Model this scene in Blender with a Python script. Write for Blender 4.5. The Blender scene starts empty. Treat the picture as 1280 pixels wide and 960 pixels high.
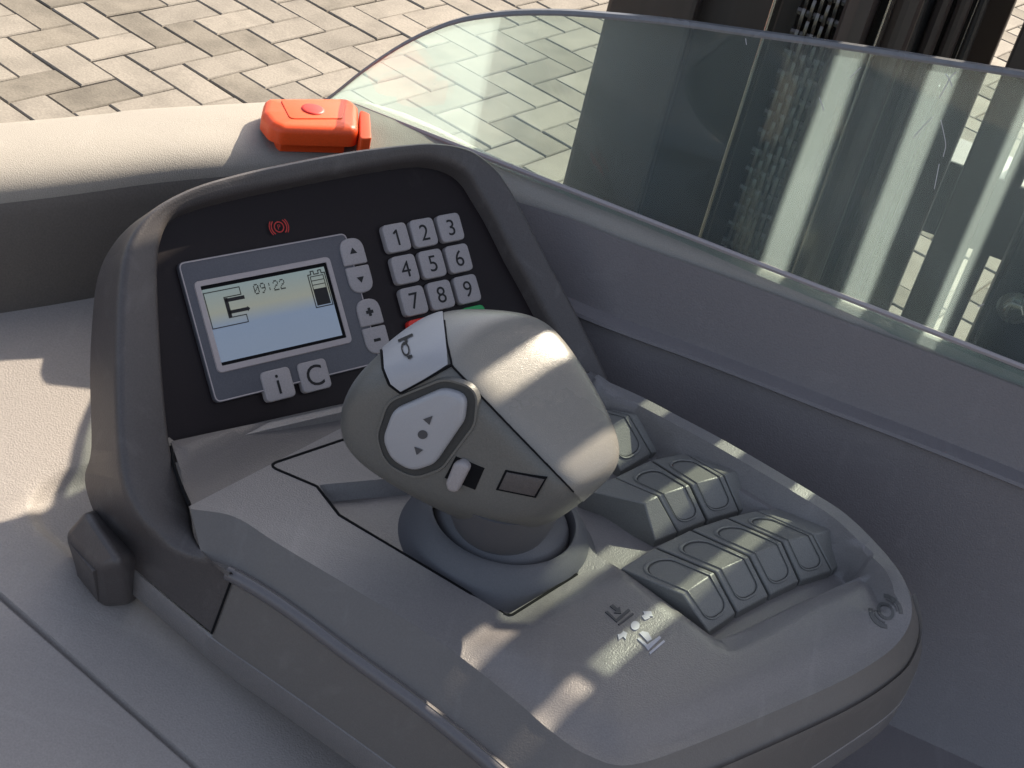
import bpy, bmesh, math, random
import numpy as np
from mathutils import Vector, Matrix
from mathutils.geometry import delaunay_2d_cdt
from mathutils.bvhtree import BVHTree

random.seed(7)
rng = np.random.default_rng(7)
SC = bpy.context.scene
COL = SC.collection

# ------------------------------------------------------------------ camera
FPX = 1867.0                                   # focal length in pixels of a 1280 wide picture
PITCH, ROLL = math.radians(34.1), math.radians(14.1)
C = np.array([0.0, 0.0, 1.62])
FW = np.array([0, math.cos(PITCH), -math.sin(PITCH)])
R0 = np.array([1.0, 0, 0]); U0 = np.cross(R0, FW)
RT = R0 * math.cos(ROLL) + U0 * math.sin(ROLL)
UP = -R0 * math.sin(ROLL) + U0 * math.cos(ROLL)
cam = bpy.data.cameras.new('camera'); cam.sensor_width = 36; cam.lens = 36 * FPX / 1280
cam.clip_start = 0.02; cam.clip_end = 600
camo = bpy.data.objects.new('camera', cam); COL.objects.link(camo)
camo.matrix_world = Matrix([[RT[0], UP[0], -FW[0], C[0]], [RT[1], UP[1], -FW[1], C[1]], [RT[2], UP[2], -FW[2], C[2]], [0, 0, 0, 1]])
SC.camera = camo

# ------------------------------------------------------------------ light
SUN_EL, SUN_AZ = math.radians(36), math.radians(59)      # azimuth counted from +x towards +y
SUN_DIR = np.array([math.cos(SUN_AZ) * math.cos(SUN_EL), math.sin(SUN_AZ) * math.cos(SUN_EL), math.sin(SUN_EL)])
world = bpy.data.worlds.new('World'); SC.world = world; world.use_nodes = True
wn = world.node_tree.nodes; wl = world.node_tree.links
sky = wn.new('ShaderNodeTexSky'); sky.sky_type = 'NISHITA'; sky.sun_disc = False
sky.sun_elevation = SUN_EL; sky.sun_rotation = math.pi / 2 - SUN_AZ
sky.air_density = 0.8; sky.dust_density = 4.0; sky.ozone_density = 0.2
hs = wn.new('ShaderNodeHueSaturation'); hs.inputs['Saturation'].default_value = .70     # hazy, pale sky
wl.new(sky.outputs[0], hs.inputs['Color']); wl.new(hs.outputs[0], wn['Background'].inputs[0]); wn['Background'].inputs[1].default_value = 0.135
sl = bpy.data.lights.new('sun', 'SUN'); sl.energy = 5.0; sl.angle = math.radians(0.5); sl.color = (1.0, 0.87, 0.68)
so = bpy.data.objects.new('sun', sl); COL.objects.link(so)
so.rotation_euler = Vector(SUN_DIR).to_track_quat('Z', 'Y').to_euler(); so.location = (3, 5, 6)
SC.view_settings.view_transform = 'Standard'; SC.view_settings.look = 'None'
SC.view_settings.exposure = 1.1; SC.view_settings.gamma = 1.0

# ------------------------------------------------------------------ geometry helpers
Z3 = np.array([0, 0, 1.0])
def ray(x, y):
    d = FW * FPX + RT * (x - 640) - UP * (y - 480)
    return d / np.linalg.norm(d)
def pl(x, y, P, N):
    d = ray(x, y); return C + d * (((P - C) @ N) / (d @ N))
def onz(x, y, z): return pl(x, y, np.array([0, 0, z]), Z3)
def onzs(pts, z): return np.array([onz(x, y, z) for x, y in pts])
def unit(v): v = np.asarray(v, float); return v / np.linalg.norm(v)

def catmull(P, n, closed=False):
    """smooth curve through P, n samples evenly by length"""
    P = np.asarray(P, float); m = len(P)
    if closed: Q = np.vstack([P[-1], P, P[0], P[1]])
    else: Q = np.vstack([2 * P[0] - P[1], P, 2 * P[-1] - P[-2]])
    out = []
    segs = m if closed else m - 1
    for i in range(segs):
        a, b, c, d = Q[i], Q[i + 1], Q[i + 2], Q[i + 3]
        for t in np.linspace(0, 1, 24, endpoint=False):
            out.append(0.5 * ((2 * b) + (c - a) * t + (2 * a - 5 * b + 4 * c - d) * t * t + (3 * b - a - 3 * c + d) * t ** 3))
    out.append(P[0] if closed else P[-1])
    return resample(np.array(out), n, closed)
def resample(P, n, closed=False):
    P = np.asarray(P, float)
    L = np.r_[0, np.cumsum(np.linalg.norm(np.diff(P, axis=0), axis=1))]
    s = np.linspace(0, L[-1], n + 1)[:-1] if closed else np.linspace(0, L[-1], n)
    return np.stack([np.interp(s, L, P[:, k]) for k in range(P.shape[1])], 1)
def keyed(P, per):
    """smooth open curve through P with exactly `per` samples between neighbouring key points"""
    P = np.asarray(P, float)
    Q = np.vstack([2 * P[0] - P[1], P, 2 * P[-1] - P[-2]]); out = []
    for i in range(len(P) - 1):
        a, b, c, d = Q[i], Q[i + 1], Q[i + 2], Q[i + 3]
        for t in np.linspace(0, 1, per, endpoint=False):
            out.append(0.5 * ((2 * b) + (c - a) * t + (2 * a - 5 * b + 4 * c - d) * t * t + (3 * b - a - 3 * c + d) * t ** 3))
    out.append(P[-1]); return np.array(out)
def sstep(x, a, b):
    t = np.clip((x - a) / (b - a), 0, 1); return t * t * (3 - 2 * t)
def seg_dist(pts, poly, closed):
    pts = np.asarray(pts)[:, :2]; P = np.asarray(poly)[:, :2]
    if closed: P = np.vstack([P, P[:1]])
    best = np.full(len(pts), 1e9)
    for a, b in zip(P[:-1], P[1:]):
        ab = b - a; t = np.clip(((pts - a) @ ab) / (ab @ ab + 1e-18), 0, 1)
        best = np.minimum(best, np.linalg.norm(pts - a - t[:, None] * ab, axis=1))
    return best
def inside(pts, poly):
    pts = np.asarray(pts)[:, :2]; P = np.asarray(poly)[:, :2]; r = np.zeros(len(pts), bool)
    for a, b in zip(P, np.roll(P, -1, 0)):
        c = (a[1] > pts[:, 1]) != (b[1] > pts[:, 1])
        with np.errstate(divide='ignore', invalid='ignore'):
            x = (b[0] - a[0]) * (pts[:, 1] - a[1]) / (b[1] - a[1]) + a[0]
        r ^= c & (pts[:, 0] < x)
    return r
def sdf(pts, poly):
    """positive inside"""
    d = seg_dist(pts, poly, True); return np.where(inside(pts, poly), d, -d)

# ------------------------------------------------------------------ object helpers
def link(o, parent=None):
    COL.objects.link(o)
    if parent is not None: o.parent = parent; o.matrix_parent_inverse = parent.matrix_world.inverted()
    return o
def mesh_obj(name, verts, faces, mats, parent=None, smooth=30, fm=None, bevel=None, seg=2):
    me = bpy.data.meshes.new(name)
    me.from_pydata([tuple(map(float, v)) for v in verts], [], [tuple(map(int, f)) for f in faces])
    if not isinstance(mats, (list, tuple)): mats = [mats]
    for m in mats: me.materials.append(m)
    if fm is not None: me.polygons.foreach_set('material_index', [int(i) for i in fm])
    bm = bmesh.new(); bm.from_mesh(me); bmesh.ops.recalc_face_normals(bm, faces=bm.faces); bm.to_mesh(me); bm.free()
    if smooth is not None:
        me.shade_smooth(); me.set_sharp_from_angle(angle=math.radians(smooth))
    me.update()
    o = bpy.data.objects.new(name, me); link(o, parent)
    if bevel:
        b = o.modifiers.new('bevel', 'BEVEL'); b.width = bevel; b.segments = seg; b.limit_method = 'ANGLE'; b.angle_limit = math.radians(35)
    return o
def empty(name, loc, label, cat, group=None):
    o = bpy.data.objects.new(name, None); o.location = tuple(map(float, loc)); o.empty_display_size = .05
    COL.objects.link(o); o.matrix_world = Matrix.Translation(Vector(loc))
    o['label'] = label; o['category'] = cat
    if group: o['group'] = group
    return o
def loft(curves, closed=False, flip=False):
    """quads between curves of equal length; returns verts, faces"""
    n = len(curves[0]); V = np.vstack(curves); F = []
    for k in range(len(curves) - 1):
        for i in range(n if closed else n - 1):
            j = (i + 1) % n
            F.append((k * n + i, k * n + j, (k + 1) * n + j, (k + 1) * n + i))
    return V, F
def join(parts):
    V, F, M = [], [], []; o = 0
    for p in parts:
        v, f = p[0], p[1]; m = p[2] if len(p) > 2 else 0
        V += [tuple(x) for x in v]; F += [tuple(i + o for i in q) for q in f]; M += [m] * len(f) if np.isscalar(m) else list(m); o += len(v)
    return V, F, M
def box(c, sx, sy, sz, X=(1, 0, 0), Y=(0, 1, 0), Z=(0, 0, 1)):
    c, X, Y, Z = map(np.asarray, (c, X, Y, Z)); V = []
    for k in (-1, 1):
        for j in (-1, 1):
            for i in (-1, 1): V.append(c + X * sx * i / 2 + Y * sy * j / 2 + Z * sz * k / 2)
    return V, [(0, 2, 3, 1), (4, 5, 7, 6), (0, 1, 5, 4), (2, 6, 7, 3), (0, 4, 6, 2), (1, 3, 7, 5)]
def round_poly(P, r, n=6):
    """2D polygon with rounded corners"""
    P = np.asarray(P, float); out = []; m = len(P)
    for i in range(m):
        a, b, c = P[i - 1], P[i], P[(i + 1) % m]
        u, v = unit(a - b), unit(c - b); rr = r[i] if hasattr(r, '__len__') else r
        ang = math.acos(np.clip(u @ v, -1, 1)); t = min(rr / math.tan(ang / 2), .48 * np.linalg.norm(a - b), .48 * np.linalg.norm(c - b))
        p, q = b + u * t, b + v * t
        for s in np.linspace(0, 1, n): out.append((1 - s) ** 2 * p + 2 * s * (1 - s) * b + s * s * q)
    return np.array(out)
def inset(P, d):
    P = np.asarray(P, float); A = 0.5 * np.sum(P[:, 0] * np.roll(P[:, 1], -1) - np.roll(P[:, 0], -1) * P[:, 1]); s = 1 if A > 0 else -1
    e1 = P - np.roll(P, 1, 0); e2 = np.roll(P, -1, 0) - P
    e1 /= np.linalg.norm(e1, axis=1)[:, None] + 1e-12; e2 /= np.linalg.norm(e2, axis=1)[:, None] + 1e-12
    n = np.stack([-(e1 + e2)[:, 1], (e1 + e2)[:, 0]], 1); n /= np.linalg.norm(n, axis=1)[:, None] + 1e-12
    return P + n * d * s
def pad(P2, frame, h, bev=0.0, base=0.0, crown=0.0):
    """raised pad: 2D outline P2 in `frame` (origin, X, Y, N), height h over base, rounded top edge"""
    O, X, Y, N = frame
    def up(Q, z): return [O + X * q[0] + Y * q[1] + N * z for q in Q]
    rings = [up(P2, base)]
    if bev > 0:
        for a in (0, 30, 60, 90):
            a = math.radians(a); rings.append(up(inset(P2, bev * (1 - math.cos(a))), h - bev + bev * math.sin(a)))
    else: rings.append(up(P2, h))
    V, F = loft([np.array(r) for r in rings], closed=True); n = len(P2)
    V = list(V)
    if crown:
        c = np.mean(V[-n:], axis=0) + N * crown; V.append(c); k = len(V) - 1; b0 = k - n
        F = F + [(b0 + i, b0 + (i + 1) % n, k) for i in range(n)]
    else: F = F + [tuple(range(len(V) - n, len(V)))]
    return V, F
def flat2(P2, frame, z):
    O, X, Y, N = frame
    return [O + X * q[0] + Y * q[1] + N * z for q in P2], [tuple(range(len(P2)))]
def text2(s, size, center=True):
    cu = bpy.data.curves.new('t', 'FONT'); cu.body = s; cu.size = size; cu.resolution_u = 4
    ob = bpy.data.objects.new('t', cu); COL.objects.link(ob)
    dg = bpy.context.evaluated_depsgraph_get(); me = bpy.data.meshes.new_from_object(ob.evaluated_get(dg))
    V = np.array([v.co[:2] for v in me.vertices]); F = [tuple(p.vertices) for p in me.polygons]
    bpy.data.objects.remove(ob); bpy.data.curves.remove(cu); bpy.data.meshes.remove(me)
    if center: V = V - (V.max(0) + V.min(0)) / 2
    return V, F
def on_frame(V2, F, frame, z):
    O, X, Y, N = frame
    return [O + X * q[0] + Y * q[1] + N * z for q in V2], F
def ring2(r0, r1, a0, a1, n=16):
    A = np.radians(np.linspace(a0, a1, n)); V = [(r0 * math.cos(a), r0 * math.sin(a)) for a in A] + [(r1 * math.cos(a), r1 * math.sin(a)) for a in A]
    return np.array(V), [(i, i + 1, n + i + 1, n + i) for i in range(n - 1)]
def tube(path, r, n=8, cap=True):
    P = np.asarray(path, float); V, F = [], []
    t = np.gradient(P, axis=0); ref = np.array([0.3, 0.2, 0.93])
    for i in range(len(P)):
        d = unit(t[i]); a = unit(np.cross(d, ref)); b = np.cross(d, a); rr = r[i] if hasattr(r, '__len__') else r
        for k in range(n):
            w = 2 * math.pi * k / n; V.append(P[i] + a * rr * math.cos(w) + b * rr * math.sin(w))
    for i in range(len(P) - 1):
        for k in range(n): F.append((i * n + k, i * n + (k + 1) % n, (i + 1) * n + (k + 1) % n, (i + 1) * n + k))
    if cap: F += [tuple(range(n)), tuple(range((len(P) - 1) * n, len(P) * n))]
    return V, F
def lathe(prof, O, X, Y, N, n=64):
    V, F = [], []
    for r, z in prof:
        for k in range(n):
            a = 2 * math.pi * k / n; V.append(O + (X * math.cos(a) + Y * math.sin(a)) * r + N * z)
    for i in range(len(prof) - 1):
        for k in range(n): F.append((i * n + k, i * n + (k + 1) % n, (i + 1) * n + (k + 1) % n, (i + 1) * n + k))
    return V, F
def cdt(boundary, lines, zfun, step, keep=None):
    """triangulated surface over a plan polygon, feature lines kept as edges"""
    B = np.asarray(boundary)[:, :2]; pts = [tuple(p) for p in B]; E = [(i, (i + 1) % len(B)) for i in range(len(B))]
    for ln in lines:
        ln = np.asarray(ln)[:, :2]; o = len(pts); pts += [tuple(p) for p in ln]; E += [(o + i, o + i + 1) for i in range(len(ln) - 1)]
    lo, hi = B.min(0), B.max(0)
    gx, gy = np.meshgrid(np.arange(lo[0], hi[0], step), np.arange(lo[1], hi[1], step * .87)); gx = gx + (np.arange(gx.shape[0]) % 2)[:, None] * step / 2
    G = np.stack([gx.ravel(), gy.ravel()], 1); G = G[sdf(G, B) > step * .45]
    for ln in lines: G = G[seg_dist(G, ln, False) > step * .4]
    pts += [tuple(g) for g in G]
    V, _, F, *_ = delaunay_2d_cdt([Vector(p) for p in pts], E, [], 0, 1e-7)
    V = np.array([v[:] for v in V]); T = np.array([f for f in F])
    cen = V[T].mean(1); T = T[inside(cen, B)]
    if keep is not None: T = T[keep(V[T].mean(1))]
    z = zfun(V); return np.c_[V, z], [tuple(t) for t in T]

# ------------------------------------------------------------------ materials
def new_mat(name):
    m = bpy.data.materials.new(name); m.use_nodes = True
    return m, m.node_tree.nodes, m.node_tree.links, m.node_tree.nodes['Principled BSDF']
def plastic(name, col, rough=.5, grain=900, bump=.25, var=.12, spec=.5, dust=0.0, dist=0.0004, scuff=0.0):
    m, N, L, B = new_mat(name)
    tc = N.new('ShaderNodeTexCoord')
    n1 = N.new('ShaderNodeTexNoise'); n1.inputs['Scale'].default_value = 14; n1.inputs['Detail'].default_value = 5
    n2 = N.new('ShaderNodeTexNoise'); n2.inputs['Scale'].default_value = grain; n2.inputs['Detail'].default_value = 2
    L.new(tc.outputs['Object'], n1.inputs[0]); L.new(tc.outputs['Object'], n2.inputs[0])
    mr = N.new('ShaderNodeMapRange'); mr.inputs[3].default_value = 1 - var; mr.inputs[4].default_value = 1 + var
    L.new(n1.outputs[0], mr.inputs[0])
    mx = N.new('ShaderNodeMixRGB'); mx.blend_type = 'MULTIPLY'; mx.inputs[0].default_value = 1; mx.inputs[1].default_value = (*col, 1)
    L.new(mr.outputs[0], mx.inputs[2]); last = mx.outputs[0]
    # grain also in colour
    g = N.new('ShaderNodeMapRange'); g.inputs[1].default_value = .3; g.inputs[2].default_value = .7; g.inputs[3].default_value = 1 - var * .8; g.inputs[4].default_value = 1 + var * .8
    L.new(n2.outputs[0], g.inputs[0]); m2 = N.new('ShaderNodeMixRGB'); m2.blend_type = 'MULTIPLY'; m2.inputs[0].default_value = 1
    L.new(last, m2.inputs[1]); L.new(g.outputs[0], m2.inputs[2]); last = m2.outputs[0]
    if dust > 0:
        n3 = N.new('ShaderNodeTexNoise'); n3.inputs['Scale'].default_value = 60; n3.inputs['Detail'].default_value = 9; n3.inputs['Roughness'].default_value = .75
        L.new(tc.outputs['Object'], n3.inputs[0]); cr = N.new('ShaderNodeMapRange'); cr.inputs[1].default_value = .58; cr.inputs[2].default_value = .8; cr.inputs[3].default_value = 0; cr.inputs[4].default_value = dust
        L.new(n3.outputs[0], cr.inputs[0]); m3 = N.new('ShaderNodeMixRGB'); m3.inputs[2].default_value = (.42, .4, .36, 1)
        L.new(cr.outputs[0], m3.inputs[0]); L.new(last, m3.inputs[1]); last = m3.outputs[0]
    if scuff > 0:
        for k_, (sx_, sy_, sz_) in enumerate(((9, 130, 60), (120, 14, 70))):
            mp = N.new('ShaderNodeMapping'); mp.inputs['Scale'].default_value = (sx_, sy_, sz_); mp.inputs['Rotation'].default_value = (.2, .1, .5 + k_)
            L.new(tc.outputs['Object'], mp.inputs[0]); ns_ = N.new('ShaderNodeTexNoise'); ns_.inputs['Scale'].default_value = 1; ns_.inputs['Detail'].default_value = 3
            L.new(mp.outputs[0], ns_.inputs[0]); sr = N.new('ShaderNodeMapRange'); sr.inputs[1].default_value = .60; sr.inputs[2].default_value = .78; sr.inputs[3].default_value = 0; sr.inputs[4].default_value = scuff
            L.new(ns_.outputs[0], sr.inputs[0]); m4 = N.new('ShaderNodeMixRGB'); m4.inputs[2].default_value = (.5, .48, .46, 1)
            L.new(sr.outputs[0], m4.inputs[0]); L.new(last, m4.inputs[1]); last = m4.outputs[0]
    L.new(last, B.inputs['Base Color'])
    rr = N.new('ShaderNodeMapRange'); rr.inputs[3].default_value = rough - .07; rr.inputs[4].default_value = rough + .1
    L.new(n1.outputs[0], rr.inputs[0]); L.new(rr.outputs[0], B.inputs['Roughness'])
    bp = N.new('ShaderNodeBump'); bp.inputs['Strength'].default_value = bump; bp.inputs['Distance'].default_value = dist
    L.new(n2.outputs[0], bp.inputs['Height']); L.new(bp.outputs[0], B.inputs['Normal'])
    B.inputs['Specular IOR Level'].default_value = spec
    return m
def flatmat(name, col, rough=.5, spec=.5, metallic=0, emit=0):
    m, N, L, B = new_mat(name); B.inputs['Base Color'].default_value = (*col, 1); B.inputs['Roughness'].default_value = rough
    B.inputs['Specular IOR Level'].default_value = spec; B.inputs['Metallic'].default_value = metallic
    n = N.new('ShaderNodeTexNoise'); n.inputs['Scale'].default_value = 120; n.inputs['Detail'].default_value = 4
    mr = N.new('ShaderNodeMapRange'); mr.inputs[3].default_value = max(0, rough - .08); mr.inputs[4].default_value = rough + .08
    tc = N.new('ShaderNodeTexCoord'); L.new(tc.outputs['Object'], n.inputs[0]); L.new(n.outputs[0], mr.inputs[0]); L.new(mr.outputs[0], B.inputs['Roughness'])
    if emit: B.inputs['Emission Color'].default_value = (*col, 1); B.inputs['Emission Strength'].default_value = emit
    return m
M = {}
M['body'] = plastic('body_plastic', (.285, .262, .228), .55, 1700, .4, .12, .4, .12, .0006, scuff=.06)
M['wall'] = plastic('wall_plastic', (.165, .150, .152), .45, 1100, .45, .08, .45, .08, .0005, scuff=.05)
M['hoodface'] = plastic('hood_face_shaded_plastic', (.125, .112, .10), .6, 1000, .4, .12, .35, .08, .0005)  # darker than the body: shade on the near face put into the colour
M['deck'] = plastic('deck_plastic', (.30, .272, .255), .55, 1100, .45, .1, .4, .1, .0006, scuff=.10)
M['console'] = plastic('console_plastic', (.178, .166, .163), .34, 1400, .45, .13, .6, .10, scuff=.06)
M['bezel'] = plastic('bezel_plastic', (.072, .063, .061), .42, 1300, .4, .14, .5, .07, scuff=.06)
M['shelf'] = plastic('shelf_shaded_plastic', (.105, .095, .093), .45, 1400, .4, .12, .5, .08)  # darker than the console: shade of the forward slope put into the colour
M['ridge'] = plastic('ridge_plastic', (.115, .108, .112), .38, 1300, .15, .08, .6, .03)
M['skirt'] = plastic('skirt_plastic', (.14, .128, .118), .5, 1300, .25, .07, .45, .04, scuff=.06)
M['button'] = plastic('button_plastic', (.168, .165, .153), .40, 1500, .4, .12, .5, .10)
M['panel'] = plastic('panel_black', (.012, .008, .009), .45, 1500, .08, .1, .2, .03)
M['groove'] = plastic('groove_dark', (.05, .05, .048), .6, 1500, .1, .1, .3)
M['gap'] = flatmat('gap_black', (.008, .008, .009), .8, .1)
M['boot'] = plastic('boot_rubber', (.10, .10, .108), .5, 1400, .2, .08, .45, .03)
M['grip'] = plastic('grip_dark', (.118, .116, .107), .38, 1600, .3, .12, .45, .06)
M['shell'] = plastic('grip_silver', (.20, .192, .175), .26, 2400, .25, .10, .5, .05)
M['silver'] = plastic('button_silver', (.33, .33, .345), .38, 2200, .08, .04, .5, .02)
M['key'] = plastic('key_grey', (.31, .285, .285), .45, 1500, .12, .10, .4, .10)
M['glyph'] = flatmat('glyph_black', (.012, .011, .012), .55, .3)
M['plate'] = plastic('display_plate', (.085, .085, .098), .42, 1500, .06, .12, .4, .07)
M['rimline'] = plastic('display_rim', (.36, .32, .32), .45, 1500, .05, .05, .4, .02)
M['red'] = plastic('switch_red', (.86, .095, .02), .35, 900, .06, .06, .4, 0.0)
M['redkey'] = plastic('key_red', (.62, .03, .02), .45, 900, .05, .05, .4, .02)
M['greenkey'] = plastic('key_green', (.03, .30, .09), .45, 900, .05, .05, .4, .02)
M['redink'] = flatmat('icon_red', (.42, .03, .025), .5, .3)
M['mark'] = plastic('mark_light', (.45, .44, .47), .5, 1500, .05, .05, .4, .02)
M['brakemark'] = plastic('mark_mould', (.10, .098, .095), .5, 1500, .05, .05, .4, .02)
M['markdark'] = plastic('mark_dark', (.06, .06, .065), .5, 1500, .05, .05, .4, .02)
# screen: a lit LCD, the yellow-to-blue reflection and viewing-angle tint painted into its emission
m, N, L, B = new_mat('screen_lcd'); M['lcd'] = m
tc = N.new('ShaderNodeTexCoord'); n1 = N.new('ShaderNodeTexNoise'); n1.inputs['Scale'].default_value = 900
L.new(tc.outputs['Object'], n1.inputs[0])
cr = N.new('ShaderNodeMapRange'); cr.inputs[3].default_value = .93; cr.inputs[4].default_value = 1.05; L.new(n1.outputs[0], cr.inputs[0])
sp = N.new('ShaderNodeSeparateXYZ'); L.new(tc.outputs['Generated'], sp.inputs[0])
rampn = N.new('ShaderNodeValToRGB'); L.new(sp.outputs[2], rampn.inputs[0])
rampn.color_ramp.elements[0].color = (.30, .38, .55, 1); rampn.color_ramp.elements[0].position = .1
rampn.color_ramp.elements[1].color = (.36, .46, .44, 1); rampn.color_ramp.elements[1].position = .98
e = rampn.color_ramp.elements.new(.45); e.color = (.28, .37, .56, 1)
e = rampn.color_ramp.elements.new(.66); e.color = (.50, .50, .36, 1)
mx = N.new('ShaderNodeMixRGB'); mx.blend_type = 'MULTIPLY'; mx.inputs[0].default_value = 1
L.new(rampn.outputs[0], mx.inputs[1]); L.new(cr.outputs[0], mx.inputs[2])
B.inputs['Base Color'].default_value = (.1, .12, .12, 1); L.new(mx.outputs[0], B.inputs['Emission Color']); B.inputs['Emission Strength'].default_value = .17
B.inputs['Roughness'].default_value = .25
# paver
def paver_mat(name, col, stain):
    m, N, L, B = new_mat(name)
    tc = N.new('ShaderNodeTexCoord'); oi = N.new('ShaderNodeObjectInfo')
    ad = N.new('ShaderNodeVectorMath'); ad.operation = 'ADD'
    L.new(tc.outputs['Object'], ad.inputs[0]); cb = N.new('ShaderNodeCombineXYZ')
    ml = N.new('ShaderNodeMath'); ml.operation = 'MULTIPLY'; ml.inputs[1].default_value = 37; L.new(oi.outputs['Random'], ml.inputs[0])
    L.new(ml.outputs[0], cb.inputs[2]); L.new(cb.outputs[0], ad.inputs[1])
    n1 = N.new('ShaderNodeTexNoise'); n1.inputs['Scale'].default_value = 11; n1.inputs['Detail'].default_value = 6
    n2 = N.new('ShaderNodeTexNoise'); n2.inputs['Scale'].default_value = 170; n2.inputs['Detail'].default_value = 4
    n3 = N.new('ShaderNodeTexVoronoi'); n3.inputs['Scale'].default_value = 210
    for n in (n1, n2, n3): L.new(ad.outputs[0], n.inputs[0])
    rv = N.new('ShaderNodeMapRange'); rv.inputs[3].default_value = .86; rv.inputs[4].default_value = 1.1; L.new(oi.outputs['Random'], rv.inputs[0])
    r1 = N.new('ShaderNodeMapRange'); r1.inputs[1].default_value = .42; r1.inputs[2].default_value = .68; r1.inputs[3].default_value = 1; r1.inputs[4].default_value = stain; L.new(n1.outputs[0], r1.inputs[0])
    r2 = N.new('ShaderNodeMapRange'); r2.inputs[1].default_value = .3; r2.inputs[2].default_value = .7; r2.inputs[3].default_value = .85; r2.inputs[4].default_value = 1.12; L.new(n2.outputs[0], r2.inputs[0])
    r3 = N.new('ShaderNodeMapRange'); r3.inputs[1].default_value = .0; r3.inputs[2].default_value = .22; r3.inputs[3].default_value = .78; r3.inputs[4].default_value = 1; L.new(n3.outputs['Distance'], r3.inputs[0])
    last = None
    for r in (rv, r1, r2, r3):
        x = N.new('ShaderNodeMixRGB'); x.blend_type = 'MULTIPLY'; x.inputs[0].default_value = 1
        if last is None: x.inputs[1].default_value = (*col, 1)
        else: L.new(last, x.inputs[1])
        L.new(r.outputs[0], x.inputs[2]); last = x.outputs[0]
    L.new(last, B.inputs['Base Color']); B.inputs['Roughness'].default_value = .85; B.inputs['Specular IOR Level'].default_value = .25
    bp = N.new('ShaderNodeBump'); bp.inputs['Strength'].default_value = .5; bp.inputs['Distance'].default_value = .0015
    L.new(n2.outputs[0], bp.inputs['Height']); L.new(bp.outputs[0], B.inputs['Normal'])
    return m
M['paver'] = paver_mat('paver_beige', (.228, .207, .178), .78)
M['paverd'] = paver_mat('paver_stained', (.176, .158, .132), .7)
M['sand'] = plastic('joint_sand', (.21, .175, .14), .9, 260, .6, .3, .1, 0, .002)
def steel(name, col, rough, metal=.0, grime=.2):
    m, N, L, B = new_mat(name); tc = N.new('ShaderNodeTexCoord'); mp = N.new('ShaderNodeMapping'); mp.inputs['Scale'].default_value = (40, 40, 1.2)
    n = N.new('ShaderNodeTexNoise'); n.inputs['Scale'].default_value = 6; n.inputs['Detail'].default_value = 7
    L.new(tc.outputs['Object'], mp.inputs[0]); L.new(mp.outputs[0], n.inputs[0])
    r = N.new('ShaderNodeMapRange'); r.inputs[3].default_value = 1 - grime; r.inputs[4].default_value = 1 + grime; L.new(n.outputs[0], r.inputs[0])
    x = N.new('ShaderNodeMixRGB'); x.blend_type = 'MULTIPLY'; x.inputs[0].default_value = 1; x.inputs[1].default_value = (*col, 1); L.new(r.outputs[0], x.inputs[2])
    L.new(x.outputs[0], B.inputs['Base Color']); B.inputs['Metallic'].default_value = metal
    q = N.new('ShaderNodeMapRange'); q.inputs[3].default_value = rough - .12; q.inputs[4].default_value = rough + .12; L.new(n.outputs[0], q.inputs[0]); L.new(q.outputs[0], B.inputs['Roughness'])
    return m
M['mast'] = steel('mast_black', (.018, .014, .013), .45)
M['mast2'] = steel('mast_brown', (.05, .038, .034), .4)
M['rod'] = steel('rod_steel', (.42, .38, .34), .25, .9, .2)
M['hose'] = flatmat('hose_rubber', (.02, .019, .02), .4)
M['chain'] = steel('chain_steel', (.16, .14, .125), .32, .8, .3)
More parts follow.
